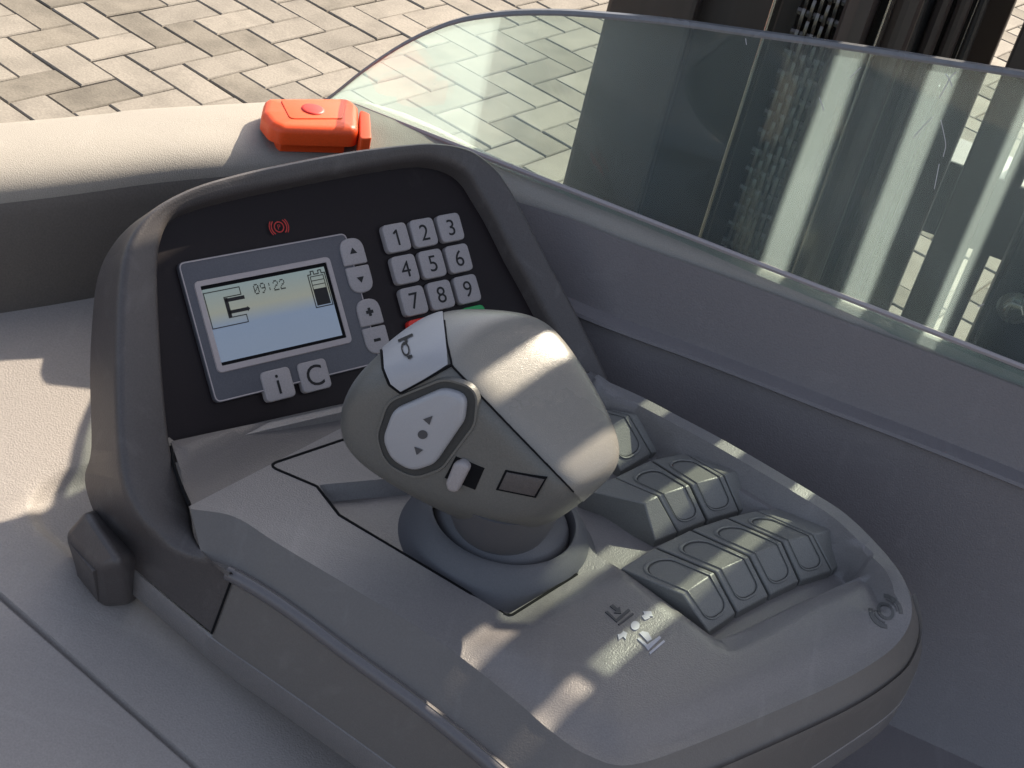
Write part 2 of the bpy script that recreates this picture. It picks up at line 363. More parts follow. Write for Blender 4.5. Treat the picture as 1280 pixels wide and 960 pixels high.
# windshield: clear sheet, a little green, dusty film that the sun lights up
def glass_mat(name, tint, film, edge=False):
    m, N, L, B = new_mat(name); N.remove(B); out = N['Material Output']
    tr = N.new('ShaderNodeBsdfTransparent'); tr.inputs[0].default_value = (*tint, 1)
    gl = N.new('ShaderNodeBsdfGlossy'); gl.inputs['Roughness'].default_value = .02; gl.inputs[0].default_value = (1, 1, 1, 1)
    fr = N.new('ShaderNodeFresnel'); fr.inputs[0].default_value = 1.5
    mg = N.new('ShaderNodeMixShader'); L.new(fr.outputs[0], mg.inputs[0]); L.new(tr.outputs[0], mg.inputs[1]); L.new(gl.outputs[0], mg.inputs[2])
    tc = N.new('ShaderNodeTexCoord'); n = N.new('ShaderNodeTexNoise'); n.inputs['Scale'].default_value = 7; n.inputs['Detail'].default_value = 8
    L.new(tc.outputs['Object'], n.inputs[0]); r = N.new('ShaderNodeMapRange'); r.inputs[1].default_value = .3; r.inputs[2].default_value = .7
    r.inputs[3].default_value = film * .8; r.inputs[4].default_value = film * 1.15; L.new(n.outputs[0], r.inputs[0])
    # small dust specks
    v = N.new('ShaderNodeTexVoronoi'); v.inputs['Scale'].default_value = 95; v.inputs['Randomness'].default_value = 1; L.new(tc.outputs['Object'], v.inputs[0])
    vr = N.new('ShaderNodeMapRange'); vr.inputs[1].default_value = .035; vr.inputs[2].default_value = .06; vr.inputs[3].default_value = .35; vr.inputs[4].default_value = 0; L.new(v.outputs['Distance'], vr.inputs[0])
    n5 = N.new('ShaderNodeTexNoise'); n5.inputs['Scale'].default_value = 30; L.new(tc.outputs['Object'], n5.inputs[0])
    gt = N.new('ShaderNodeMath'); gt.operation = 'GREATER_THAN'; gt.inputs[1].default_value = .62; L.new(n5.outputs[0], gt.inputs[0])
    mu = N.new('ShaderNodeMath'); mu.operation = 'MULTIPLY'; L.new(vr.outputs[0], mu.inputs[0]); L.new(gt.outputs[0], mu.inputs[1])
    ad = N.new('ShaderNodeMath'); ad.operation = 'ADD'; L.new(r.outputs[0], ad.inputs[0]); L.new(mu.outputs[0], ad.inputs[1])
    df = N.new('ShaderNodeBsdfDiffuse'); df.inputs[0].default_value = (.58, .64, .68, 1)
    tl = N.new('ShaderNodeBsdfTranslucent'); tl.inputs[0].default_value = (.78, .93, 1.0, 1)
    md = N.new('ShaderNodeMixShader'); md.inputs[0].default_value = .95; L.new(df.outputs[0], md.inputs[1]); L.new(tl.outputs[0], md.inputs[2])
    mm = N.new('ShaderNodeMixShader'); L.new(ad.outputs[0], mm.inputs[0]); L.new(mg.outputs[0], mm.inputs[1]); L.new(md.outputs[0], mm.inputs[2])
    L.new(mm.outputs[0], out.inputs[0]); return m
M['glass'] = glass_mat('windshield_clear', (.84, .92, .89), .105)
M['glassedge'] = plastic('windshield_edge', (.15, .155, .165), .25, 300, .02, .1, .6)

# ------------------------------------------------------------------ the ground and its paving
TH = math.radians(57.57); CL = np.array([-2.05324, -2.97787])      # lattice -> world
def lat(u, v):
    x, y = u * .1 - CL[0], -v * .1 - CL[1]
    return np.array([math.cos(TH) * x - math.sin(TH) * y, math.sin(TH) * x + math.cos(TH) * y])
g = 300.0
ground = mesh_obj('ground', [(-g, -g, -.006), (g, -g, -.006), (g, g, -.006), (-g, g, -.006)], [(0, 1, 2, 3)], M['sand'], smooth=None)
ground['kind'] = 'structure'
def paver_mesh(name, mats):
    L_, W_, c = .2 - .0035, .1 - .0035, .003; V = []
    for (dx, z) in ((0, -.05), (0, -c), (c, 0)):
        for sx, sy in ((-1, -1), (1, -1), (1, 1), (-1, 1)): V.append((sx * (L_ / 2 - dx), sy * (W_ / 2 - dx), z))
    F = [(8, 9, 10, 11)] + [(k * 4 + i, k * 4 + (i + 1) % 4, k * 4 + 4 + (i + 1) % 4, k * 4 + 4 + i) for k in range(2) for i in range(4)]
    me = bpy.data.meshes.new(name); me.from_pydata(V, [], F); me.materials.append(mats); return me
PM = [paver_mesh('paver', M['paver']), paver_mesh('paver_stained', M['paverd'])]
cand = []
for u in range(-70, 80):
    for v in range(-80, 80):
        k = (u - v) % 4
        if k == 0: c = lat(u + 1, v + .5); a = TH
        elif k == 3: c = lat(u + .5, v + 1); a = TH + math.pi / 2
        else: continue
        d = np.array([c[0], c[1], 0]) - C; w = d @ FW
        if w <= 0.1: px = py = 1e6
        else: px, py = 640 + FPX * (d @ RT) / w, 480 - FPX * (d @ UP) / w
        cand.append((c, a, px, py))
def score(t):
    _, _, px, py = t
    return max(0, -px, px - 1280) + max(0, -py, py - 470)
cand.sort(key=score)
lu = unit(lat(1, 0) - lat(0, 0))
for i, (c, a, px, py) in enumerate(cand[:300]):
    o = bpy.data.objects.new('paver', PM[1] if random.random() < .2 else PM[0]); o.parent = ground; COL.objects.link(o)
    o.location = (c[0], c[1], random.uniform(-.0016, .0016)); o.rotation_euler = (random.gauss(0, .006), random.gauss(0, .004), a + random.gauss(0, .006))
rest = []
for c, a, px, py in cand[300:]:
    if np.linalg.norm(c - np.array([0, 1.5])) > 5.5: continue
    ca, sa = math.cos(a), math.sin(a); V = [(c[0] + ca * v.co.x - sa * v.co.y, c[1] + sa * v.co.x + ca * v.co.y, v.co.z) for v in PM[0].vertices]
    rest.append((V, [tuple(p.vertices) for p in PM[0].polygons], 0))
o = mesh_obj('far_pavers', *join(rest)[:2], M['paver'], ground, smooth=None); o['kind'] = 'stuff'

# ------------------------------------------------------------------ truck body: hood, cockpit wall, deck, windshield
truck = empty('truck_body', (-.1, .8, 0), 'grey textured moulded truck body with hood, cockpit wall and curved clear windshield', 'truck')
ZW = 1.25
GA, GB = onz(640, 205, ZW), onz(1280, 455, ZW)
WX = unit(GB - GA); WN = np.array([-WX[1], WX[0], 0])              # along the wall, and outwards to the mast
def wall(m, t=0, z=ZW): p = GA + WX * m + WN * t; return np.array([p[0], p[1], z])
HX = np.array([math.cos(math.radians(42)), math.sin(math.radians(42)), 0]); HN = np.array([HX[1], -HX[0], 0])   # along the hood, towards the operator
hood_near = onz(0, 240, 1.238); hood_far = onz(0, 146, ZW)
corner_in = onz(466, 178, ZW)
# plan outline of the raised top (counter-clockwise from far left)
cre = onzs([(600, 226), (648, 242), (712, 262), (797, 296), (932, 344), (1060, 392), (1280, 474)], ZW - .009)
inner = [hood_near - HX * .7, hood_near, hood_near + HX * .10]
q = hood_near + HX * .17
inner_c = catmull(np.vstack([[hood_near - HX * .7], [hood_near - HX * .3], [hood_near], [hood_near + HX * .09], [onz(420, 205, ZW - .01)], [onz(520, 205, ZW - .006)], cre, [cre[-1] + WX * .25], [cre[-1] + WX * .6]]), 130)
far_l = hood_far - HX * .7
far_c = np.array([wall(.95, .0085), wall(.6, .0085), wall(.3, .0085), wall(.1, .0085), wall(-.02, .0085), wall(-.085, .012), onz(405, 118, ZW), onz(330, 119, ZW), onz(150, 129, ZW), onz(0, 144, ZW), far_l])
far_s = catmull(far_c, 90)
outline = np.vstack([inner_c, far_s])
def z_body(V):
    di = seg_dist(V, inner_c, False); do = seg_dist(V, far_s, False)
    left = sstep(-(V @ HX[:2]), -(hood_near + HX * .2) @ HX, -(hood_near + HX * .02) @ HX)    # the hood's near edge is much rounder
    r = .010 + .020 * left
    z = ZW - np.where(di < r, r - np.sqrt(np.maximum(0, r * r - (r - di) ** 2)), 0) * (.62)
    z -= .008 * (1 - np.clip(di / .034, 0, 1)) * (1 - left)
    rf = .003 + .009 * sstep(-((V - GA[:2]) @ WX[:2]), .09, .14)
    z -= np.where(do < rf, rf - np.sqrt(np.maximum(0, rf ** 2 - (rf - do) ** 2)), 0) * .8
    return z
tn0 = np.gradient(inner_c[:, :2], axis=0); tn0 /= np.linalg.norm(tn0, axis=1)[:, None]; no0 = np.c_[-tn0[:, 1], tn0[:, 0]]
if no0[100] @ WN[:2] < 0: no0 = -no0
tf0 = np.gradient(far_s[:, :2], axis=0); tf0 /= np.linalg.norm(tf0, axis=1)[:, None]; nf0 = np.c_[-tf0[:, 1], tf0[:, 0]]
if nf0[10] @ WN[:2] > 0: nf0 = -nf0
V, F = cdt(outline, [inner_c[2:-2, :2] + no0[2:-2] * d for d in (.0012, .003, .006, .010)] + [inner_c[2:62, :2] + no0[2:62] * d for d in (.016, .022, .030)] + [far_s[2:-2, :2] + nf0[2:-2] * d for d in (.001, .003)] + [far_s[40:-2, :2] + nf0[40:-2] * d for d in (.006, .012)], z_body, .008)
extra = [inner_c + np.array([0, 0, 0])]
zi = z_body(inner_c[:, :2]); ic = inner_c.copy(); ic[:, 2] = zi
zf = z_body(far_s[:, :2]); fc = far_s.copy(); fc[:, 2] = zf
# inner face: down the wall to the moulded step and further to the cockpit floor
nin = len(ic)
kci = int(np.argmin(np.linalg.norm(ic[:, :2] - onz(470, 205, ZW - .008)[:2], axis=1)))
isw = sstep(np.arange(nin), kci - 9, kci + 3)[:, None]                # 0 hood, 1 wall
tn = np.gradient(ic[:, :2], axis=0); tn /= np.linalg.norm(tn, axis=1)[:, None]; nn = np.c_[tn[:, 1], -tn[:, 0], np.zeros(nin)]
if nn[nin // 2] @ -WN < 0: nn = -nn
def drop(d, z): p = ic + nn * d; p[:, 2] = z; return p
def mixd(dw, zw, dh, zh): return drop(dw, zw) * isw + drop(dh, zh) * (1 - isw)
faces = [ic, mixd(.004, 1.238, .003, 1.225), mixd(.015, 1.200, .004, 1.16), mixd(.0158, 1.1982, .004, 1.155), mixd(.0240, 1.1962, .004, 1.15), mixd(.0250, 1.1945, .004, 1.145), mixd(.0222, 1.1925, .004, 1.14), mixd(.0225, 1.190, .004, 1.135),
         mixd(.040, 1.12, .004, 1.12), mixd(.058, 1.075, .004, 1.075), mixd(.075, 1.045, .004, 1.05)]
ks = kci - 4
V2, F2 = loft([c_[ks:] for c_ in faces]); V4, F4 = loft([c_[:ks + 1] for c_ in faces])
outc = [fc]
for z in (1.22, .9, .35):
    p = fc.copy(); p[:, 2] = z; outc.append(p)
V3, F3 = loft(outc)
o = mesh_obj('hood', *join([(V, F)])[:2], M['body'], truck, smooth=60)
o = mesh_obj('cockpit_wall', *join([(V2, F2)])[:2], M['wall'], truck, smooth=35)
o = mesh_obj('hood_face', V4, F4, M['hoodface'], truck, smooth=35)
mesh_obj('outer_panel', V3, F3, M['body'], truck, smooth=40)
# cockpit floor
FLO = 1.05
mesh_obj('cockpit_floor', [(-.7, -.15, FLO), (1.0, -.15, FLO), (1.0, .95, FLO), (-.7, .95, FLO)], [(0, 1, 2, 3)], M['wall'], truck, smooth=None)
# left deck, with a moulded pad and a panel seam
def z_deck0(V):
    s = (V - hood_near[:2]) @ HN[:2]; return 1.171 - .27 * np.clip(s, -.05, 1) - .10 * (.08 - np.logaddexp(0, (.08 - np.clip(s, -.05, 1)) / .012) * .012)
dk = [(-60, 380), (110, 372), (330, 420), (420, 560), (480, 760), (640, 1080), (200, 1250), (-250, 1250), (-250, 600)]
deck_b = np.array([onz(x, y, 1.145)[:2] for x, y in dk]); deck_b[0] = (hood_near - HX * .45)[:2] + HN[:2] * -.004; deck_b[1] = (hood_near + HX * .12)[:2] - HN[:2] * .004
deck_b[8] = deck_b[0] + HN[:2] * .5
deck_b[7] = deck_b[8] + np.array([.05, -.3]); deck_b[6] = deck_b[7] + np.array([.3, -.05])
def on_deck(x, y):
    z = 1.14
    for _ in range(12):
        p = onz(x, y, z); z = float(z_deck0(p[None, :2])[0])
    return onz(x, y, z)
padc = catmull(np.array([on_deck(x, y)[:2] for x, y in [(180, 560), (120, 574), (70, 588), (40, 612), (31, 640), (42, 662), (75, 690), (140, 740), (230, 740), (260, 600)]]), 90, closed=True)
seam = resample(np.array([on_deck(x, y)[:2] for x, y in [(-200, 575), (0, 745), (245, 960), (420, 1120)]]), 120)
sn = np.gradient(seam, axis=0); sn /= np.linalg.norm(sn, axis=1)[:, None]; sn = np.c_[-sn[:, 1], sn[:, 0]]
def z_deck(V):
    z = z_deck0(V); d = sdf(V, padc)
    z = z - .0050 * sstep(d, 0.0, .0085)
    ds = seg_dist(V, seam, False); return z - .0035 * (1 - sstep(ds, .0007, .0018))
V, F = cdt(deck_b, [seam, seam + sn * .0007, seam - sn * .0007, seam + sn * .0018, seam - sn * .0018, np.vstack([padc, padc[:1]])] + [np.vstack([inset(padc, d), inset(padc, d)[:1]]) for d in (.002, .004, .007, .009, .0125)], z_deck, .008)
mesh_obj('side_deck', V, F, M['deck'], truck, smooth=40)

# windshield: clear sheet standing on the wall, its left end swept down in a curve
top_px = [(404, 128), (420, 116), (455, 88), (500, 58), (545, 36), (585, 24), (640, 17.5), (700, 17), (760, 21), (840, 29), (940, 43), (1060, 60), (1180, 79), (1280, 95)]
gt = np.array([pl(x, y, GA, WN) for x, y in top_px]); e = unit(gt[-1] - gt[-2])
gt = catmull(np.vstack([gt, [gt[-1] + e * .25], [gt[-1] + e * .5]]), 110)
gm = (gt - GA) @ WX
gb = np.array([wall(mm, 0, ZW - .012) for mm in gm])
TG = .0045
def glass_sheet():
    cur = []
    for s in np.linspace(0, 1, 9): cur.append(gb * (1 - s) + gt * s)
    Vf, Ff = loft(cur); Vb = Vf + WN * TG; n = len(gt)
    Va = np.vstack([Vf, Vb]); o = len(Vf)
    Fb = [tuple(i + o for i in reversed(q)) for q in Ff]
    top = [((8 * n) + i, (8 * n) + i + 1, o + 8 * n + i + 1, o + 8 * n + i) for i in range(n - 1)]
    return Va, Ff, Fb, top
Va, Ff, Fb, top = glass_sheet()
ws = mesh_obj('windshield', Va, Ff + Fb, M['glass'], truck, smooth=None)
ws['label'] = 'clear greenish windshield with a swept left end and dusty film'
ed = [gt - WN * .0004, gt + Z3 * .0016 + WN * .0006, gt + Z3 * .0016 + WN * (TG - .0006), gt + WN * (TG + .0004), gt + WN * (TG + .0004) - Z3 * .0012, gt - WN * .0004 - Z3 * .0012]
Ve, Fe = loft(ed + [ed[0]]); mesh_obj('windshield_edge', Ve, Fe, M['glassedge'], ws, smooth=40)
for k_, path in enumerate([[(1182, 92), (1187, 100), (1190, 108)], [(1195, 90), (1188, 97), (1181, 110), (1174, 122)], [(1176, 150), (1180, 168), (1182, 182), (1179, 196)], [(1024, 122), (1030, 138)], [(1142, 172), (1152, 160), (1166, 146)], [(1062, 98), (1076, 84)], [(1168, 236), (1174, 205)], [(932, 48), (933, 56)], [(1222, 384), (1230, 380)]]):
    P_ = catmull(np.array([pl(x, y, GA - WN * .0003, WN) for x, y in path]), 14)
    mesh_obj('scratch', *tube(P_, .00022, 5), M['mark'], ws)
# bead along the foot of the windshield
bm_ = np.linspace(-.1, .8, 60); bead = np.array([wall(x, -.0012, ZW - .0012) for x in bm_])
mesh_obj('seal_bead', *tube(bead, .0016, 6), M['rimline'], ws)

# ------------------------------------------------------------------ lift mast behind the windshield
mast = empty('lift_mast', wall(.2, .2, 0), 'dark upright lift mast with rails, chain and hoses behind the windshield', 'mast')
def m_at(px, py, t): return float((pl(px, py, GA + WN * t, WN) - GA) @ WX)
def upright(name, m0, m1, t0, t1, mat, z0=.06, z1=2.9, bev=.002, parent=mast):
    c = wall((m0 + m1) / 2, (t0 + t1) / 2, (z0 + z1) / 2)
    V, F = box(c, abs(m1 - m0), t1 - t0, z1 - z0, WX, WN, Z3)
    return mesh_obj(name, V, F, mat, parent, smooth=None, bevel=bev)
# rear rails: the gaps between them let the sun through in stripes
upright('rail', .058, .201, .200, .212, M['mast'])
upright('rail', .2255, .2485, .195, .235, M['mast2'])
upright('rail', .2715, .2945, .195, .235, M['mast'])
upright('rail', .3135, .62, .200, .235, M['mast'])
# left channel section: broad flange, web, inner flange
L0 = m_at(757, 10, .1); L1 = m_at(870, 12, .1)
upright('channel_flange', L0, L1, .1, .112, M['mast2'], bev=.003)
upright('channel_web', L1 - .012, L1 - .002, .112, .2, M['mast'])
upright('channel_back', L1 - .01, m_at(968, 10, .12) , .12, .132, M['mast2'])
upright('edge_strip', m_at(964, 10, .095), m_at(969, 10, .095), .092, .11, M['rod'], bev=.0008)
upright('channel_back', m_at(972, 10, .12), m_at(1004, 10, .12), .12, .13, M['mast'])
upright('cylinder_cover', m_at(1052, 10, .075), m_at(1094, 10, .075), .075, .1, M['mast2'], bev=.008)
upright('edge_strip', m_at(1108, 10, .08), m_at(1111.5, 10, .08), .08, .1, M['rod'], bev=.0008)
upright('channel_back', m_at(1112, 10, .1), m_at(1150, 10, .1), .1, .12, M['mast2'], bev=.006)
upright('inner_rail', m_at(1166, 10, .165), m_at(1186, 10, .165), .165, .185, M['mast2'], bev=.005)
upright('inner_rail', m_at(1192, 10, .18), m_at(1212, 10, .18), .18, .196, M['mast2'], bev=.003)
upright('edge_strip', m_at(1218, 10, .19), m_at(1220, 10, .19), .19, .199, M['rod'], bev=.0006)
def vtube(name, px, t, r, mat, wob=0, z0=.3, z1=2.8, n=90):
    m0 = m_at(px, 10, t); zz = np.linspace(z0, z1, n)
    P = np.array([wall(m0 + wob * math.sin(z * 21) + wob * .5 * math.sin(z * 47 + 1), t, z) for z in zz])
    return mesh_obj(name, *tube(P, r, 10), mat, mast)
vtube('hose', 1150, .16, .0035, M['hose'], .001)
vtube('hose', 1158, .175, .005, M['hose'], .0)
vtube('hose', 1226, .195, .0032, M['hose'], .0008)
# leaf chain: rows of overlapping link plates and pins
cm = m_at(1027, 10, .115); ch = []
for r in range(110):
    z = .9 + r * .0127
    for k in range(5):
        off = (k - 2) * .0042; zz = z + (.00635 if k % 2 else 0)
        a = np.linspace(0, 2 * math.pi, 15)[:-1]
        P2 = np.c_[.0052 * np.cos(a) * (1 - .25 * np.cos(2 * a) * 0), .0102 * np.sin(a) * (1 - .18 * np.cos(a) ** 2)]
        fr = (wall(cm + off - .001, .115, zz), WN, Z3, WX)
        ch.append(pad(P2, fr, .0022, .0005))
    ch.append(tube(np.array([wall(cm - .0125, .115, z + .003), wall(cm, .115, z + .003), wall(cm + .0125, .115, z + .003)]), .0026, 8))
o = mesh_obj('lift_chain', *join(ch)[:2], M['chain'], mast, smooth=40); o['kind'] = 'stuff'
# parts seen low through the gaps
upright('rail', .15, .2145, .30, .33, M['mast'])
upright('post', .2565, .271, .5, .53, M['mast'], .06, 2.4)
zc0, zc1 = pl(1198, 205, wall(0, .5), WN)[2], pl(1160, 292, wall(0, .5), WN)[2]
upright('cross_beam', .02, .5, .5, .56, M['hose'], min(zc0, zc1), max(zc0, zc1))
upright('cross_beam', -.02, .6, .22, .26, M['mast'], 2.5, 2.62)
upright('cross_beam', -.02, .6, .22, .26, M['mast'], .1, .26)
bc = pl(1268, 384, wall(0, .06), WN); a = np.linspace(0, 2 * math.pi, 7)[:-1]
o = mesh_obj('bolt', *join([pad(np.c_[.006 * np.cos(a), .006 * np.sin(a)], (bc, WX, Z3, -WN), .006, .0015), lathe([(.0001, .0), (.0095, .0), (.0095, .0015), (.0001, .0016)], bc, WX, Z3, -WN, 20)])[:2], M['rod'], mast)
upright('bracket', m_at(1236, 384, .062), m_at(1330, 384, .062), .062, .07, M['mast'], 1.12, 1.33)

# ------------------------------------------------------------------ operator console
console = empty('operator_console', onz(620, 700, FLO), 'grey moulded operator console with black display panel, keypad and function buttons', 'control console')
BX = np.array([math.cos(math.radians(45)), math.sin(math.radians(45)), 0]); BH = np.array([-BX[1], BX[0], 0])
EL = math.radians(46); BY = BH * math.cos(EL) + Z3 * math.sin(EL); BN = np.cross(BX, BY)
P0 = C + .72 * ray(330, 400)
def PP(x, y, off=0.0): return pl(x, y, P0 + BN * off, BN)
ZT = 1.182
# --- bezel arch
S_px = [(293, 719), (256, 705), (211, 683), (179, 653), (158, 612), (149, 547), (147, 450), (149, 380), (155, 325), (170, 287), (198, 257), (240, 234), (290, 218), (350, 204), (440, 187), (515, 178), (552, 177), (588, 184), (613, 200), (630, 218), (650, 250), (675, 298), (695, 336), (720, 382), (745, 432), (770, 485)]
T_px = [(288, 714), (258, 694), (239, 665), (236, 634), (222, 592), (212, 550), (204, 470), (199, 390), (198, 330), (203, 295), (217, 270), (248, 254), (300, 240), (370, 226), (450, 210), (515, 200), (545, 200), (572, 208), (590, 222), (603, 242), (622, 274), (645, 320), (665, 356), (690, 403), (714, 445), (742, 495)]
O_px = {0: (266, 792), 1: (205, 742), 2: (151, 694), 3: (121, 648), 4: (106, 600)}
ZS = 1.166
def above(P, Q, zmin): return P if P[2] > zmin else Q
S3 = np.array([above(PP(x, y, .012), onz(x, y, ZS), ZS) for x, y in S_px])
T3 = np.array([above(PP(x, y, .008), onz(x, y, ZS + .004), ZS + .004) for x, y in T_px])
S_c = keyed(S3, 5); T_c = keyed(T3, 5)
cenb = np.mean(S3[6:24], axis=0)
back = []
for i, p in enumerate(S3):
    o_ = p - BN * float(np.interp(i, [6, 8, 10, 12, 14], [.036, .034, .026, .018, .015]))
    if i in O_px:
        x, y = O_px[i]; o_ = onz(x, y, (1.133, 1.138, 1.145, 1.155, 1.165)[i])
    if i > 19: o_ = p - BN * .03 - Z3 * .02
    back.append(o_)
O_c = keyed(np.array(back), 5)
outw = S_c - cenb; outw -= np.outer(outw @ BN, BN); outw /= np.linalg.norm(outw, axis=1)[:, None]
d_ST = T_c - S_c; lST = np.linalg.norm(d_ST, axis=1)[:, None]; d_ST = d_ST / lST
d_SO = O_c - S_c; lSO = np.linalg.norm(d_SO, axis=1)[:, None]; d_SO = d_SO / lSO
rS = np.minimum(.0042, lST * .3)
def arc(a): # rounded front outer edge
    t = a; return (1 - t) ** 2 * (S_c + d_SO * .006) + 2 * t * (1 - t) * S_c + t * t * (S_c + d_ST * rS)
I_c = T_c - BN * .0105 + d_ST * .0025
# the lower left leg has no opening wall
legm = sstep(np.arange(len(T_c)), 10, 24)[:, None]
I_c = I_c * legm + (T_c + d_ST * .002 - Z3 * .004) * (1 - legm)
def arcT(t): return (1 - t) ** 2 * (T_c - d_ST * .003) + 2 * t * (1 - t) * T_c + t * t * (T_c * .7 + I_c * .3)
cur = [I_c, arcT(1), arcT(.66), arcT(.33), arcT(0)] + [S_c * (1 - k) + T_c * k + BN * .0022 * math.sin(math.pi * k) * 0 for k in (.62, .4)] + [arc(1), arc(.75), arc(.5), arc(.25), arc(0)] + [O_c]
bk = O_c - BN * .004 + (cenb - O_c) * .04; bk[:15] = O_c[:15] + (cenb - O_c)[:15] * .12
cur.append(bk)
Vb_, Fb_ = loft(cur); mesh_obj('bezel', Vb_, Fb_, M['bezel'], console, smooth=48)
# closed shell behind the display
bs = np.vstack([O_c[25:], ]); ctr = np.mean(bs, axis=0)
ctr = ctr - BN * float((ctr - P0) @ BN) - BN * .0045
fl = O_c[25:] * .86 + ctr * .14; fl = fl - np.outer((fl - P0) @ BN + .0045, BN)
sh = [O_c[25:], O_c[25:] * .94 + ctr * .06 - BN * .0, fl]
Vs, Fs = loft(sh); Vs = list(Vs); k = len(Vs); n = len(bs); Vs.append(ctr)
Fs = Fs + [(2 * n + i, 2 * n + i + 1, k) for i in range(n - 1)] + [(i * n, (i + 1) * n, k) for i in range(2)] + [(2 * n - 1 + 0, 3 * n - 1, k)]
mesh_obj('back_cover', Vs, Fs, M['bezel'], console, smooth=40)
# --- display panel (black), flat in the bezel
pan = np.array([[(p - P0) @ BX, (p - P0) @ BY] for p in I_c[26:]])
pan = np.vstack([pan, [[.18, -.0465], [-.062, -.0465]]])
PF = (P0, BX, BY, BN)
lowl = np.array([[(PP(x, y) - P0) @ BX, (PP(x, y) - P0) @ BY] for x, y in [(690, 470), (440, 504), (213, 555)]])
pan = np.vstack([np.array([[(p - P0) @ BX, (p - P0) @ BY] for p in (I_c[24:] - d_ST[24:] * -.004)]), lowl])
pan = inset(pan, -.007)
panel = mesh_obj('display_panel', *flat2(pan, PF, -.0012), M['panel'], console, smooth=None)
panel['label'] = 'black display panel with screen and keypad'
def child(name, V, F, mats, par, fm=None, smooth=40): return mesh_obj(name, V, F, mats, par, smooth=smooth, fm=fm)
mm = .001
def rect(x0, x1, y0, y1): return np.array([(x0, y0), (x1, y0), (x1, y1), (x0, y1)]) * mm
dp = round_poly(rect(-36, 55.5, -33.2, 34), 3.5 * mm)
P1, Fp1 = pad(dp, PF, .0014, .0004, -.001)
child('display_plate', P1, Fp1, M['plate'], panel)
def outline_strip(P2, w, fr, z):
    a, b = inset(P2, 0), inset(P2, w); V = [fr[0] + fr[1] * q[0] + fr[2] * q[1] + fr[3] * z for q in np.vstack([a, b])]; n = len(P2)
    return V, [(i, (i + 1) % n, n + (i + 1) % n, n + i) for i in range(n)]
child('plate_border', *outline_strip(inset(dp, .0003), .0006, PF, .0017), M['rimline'], panel)
wf = round_poly(rect(-30.8, 42.4, -19.8, 23.6), 2.5 * mm); wi = round_poly(rect(-28.2, 40, -17.0, 21.2), .6 * mm)
V = [P0 + BX * q[0] + BY * q[1] + BN * .0022 for q in np.vstack([wf, wi])] + [P0 + BX * q[0] + BY * q[1] + BN * .0012 for q in np.vstack([inset(wf, -.0003), wi])]
n = len(wf); F = [(i, (i + 1) % n, n + (i + 1) % n, n + i) for i in range(n)] + [(2 * n + i, 2 * n + (i + 1) % n, (i + 1) % n, i) for i in range(n)] + [(n + i, n + (i + 1) % n, 3 * n + (i + 1) % n, 3 * n + i) for i in range(n)]
child('screen_frame', V, F, M['rimline'], panel)
child('screen_border', *flat2(rect(-28.4, 40.2, -17.2, 21.4), PF, .00150), M['gap'], panel, smooth=None)
child('screen', *flat2(rect(-28.2, 38.2, -15.4, 19.4), PF, .00165), M['lcd'], panel, smooth=None)
# screen drawing: clock in a dot font, truck symbol, battery
DOT = {'0': '01110 10001 10011 10101 11001 10001 01110', '9': '01110 10001 10001 01111 00001 00010 01100', '2': '01110 10001 00001 00110 01000 10000 11111', ':': '00000 00100 00100 00000 00100 00100 00000'}
ink = []
def q2(x0, x1, y0, y1): ink.append(flat2(rect(x0, x1, y0, y1), PF, .00178))
x = -1.8
for c_ in '09:22':
    for r_, row in enumerate(DOT[c_].split()):
        for k_, b_ in enumerate(row):
            if b_ == '1': q2(x + k_ * .55, x + k_ * .55 + .5, 17.4 - r_ * .72 - .64, 17.4 - r_ * .72)
    x += 3.5
def frame_lines(pts, w=.45, closed=True):
    pts = [np.array(p, float) for p in pts]; m_ = len(pts)
    for i in range(m_ if closed else m_ - 1):
        a, b = pts[i], pts[(i + 1) % m_]; d = unit(b - a); nrm = np.array([-d[1], d[0]]) * w / 2; a2, b2 = a - d * w / 2, b + d * w / 2
        ink.append(flat2(np.array([a2 - nrm, b2 - nrm, b2 + nrm, a2 + nrm]) * mm, PF, .00180))
frame_lines([(-27.6, 17.6), (-9, 17.6), (-9, 14.0), (-18, 14.0), (-18, 4.2), (-9, 4.2), (-9, .6), (-27.6, .6)])
q2(-18, -16.3, 4.2, 13.6); q2(-18, -7.6, 11.6, 13.3); q2(-18, -7.6, 5.9, 7.5)
ink.append(flat2(np.array([(-7.6, 5.4), (-6.2, 6.7), (-7.6, 8.0)]) * mm, PF, .00178))
frame_lines([(28.2, .4), (37.6, .4), (37.6, 16.6), (35.8, 16.6), (35.8, 18.2), (34.2, 18.2), (34.2, 16.6), (31.6, 16.6), (31.6, 18.2), (30, 18.2), (30, 16.6), (28.2, 16.6)], .5)
q2(29.3, 36.5, 1.4, 9.4); frame_lines([(29.3, 1.4), (36.5, 1.4), (36.5, 15.6), (29.3, 15.6)], .4); frame_lines([(29.3, 11.4), (36.5, 11.4)], .4, False); frame_lines([(29.3, 13.5), (36.5, 13.5)], .4, False)
V, F, _ = join(ink); child('screen_drawing', V, F, M['glyph'], panel, smooth=None)
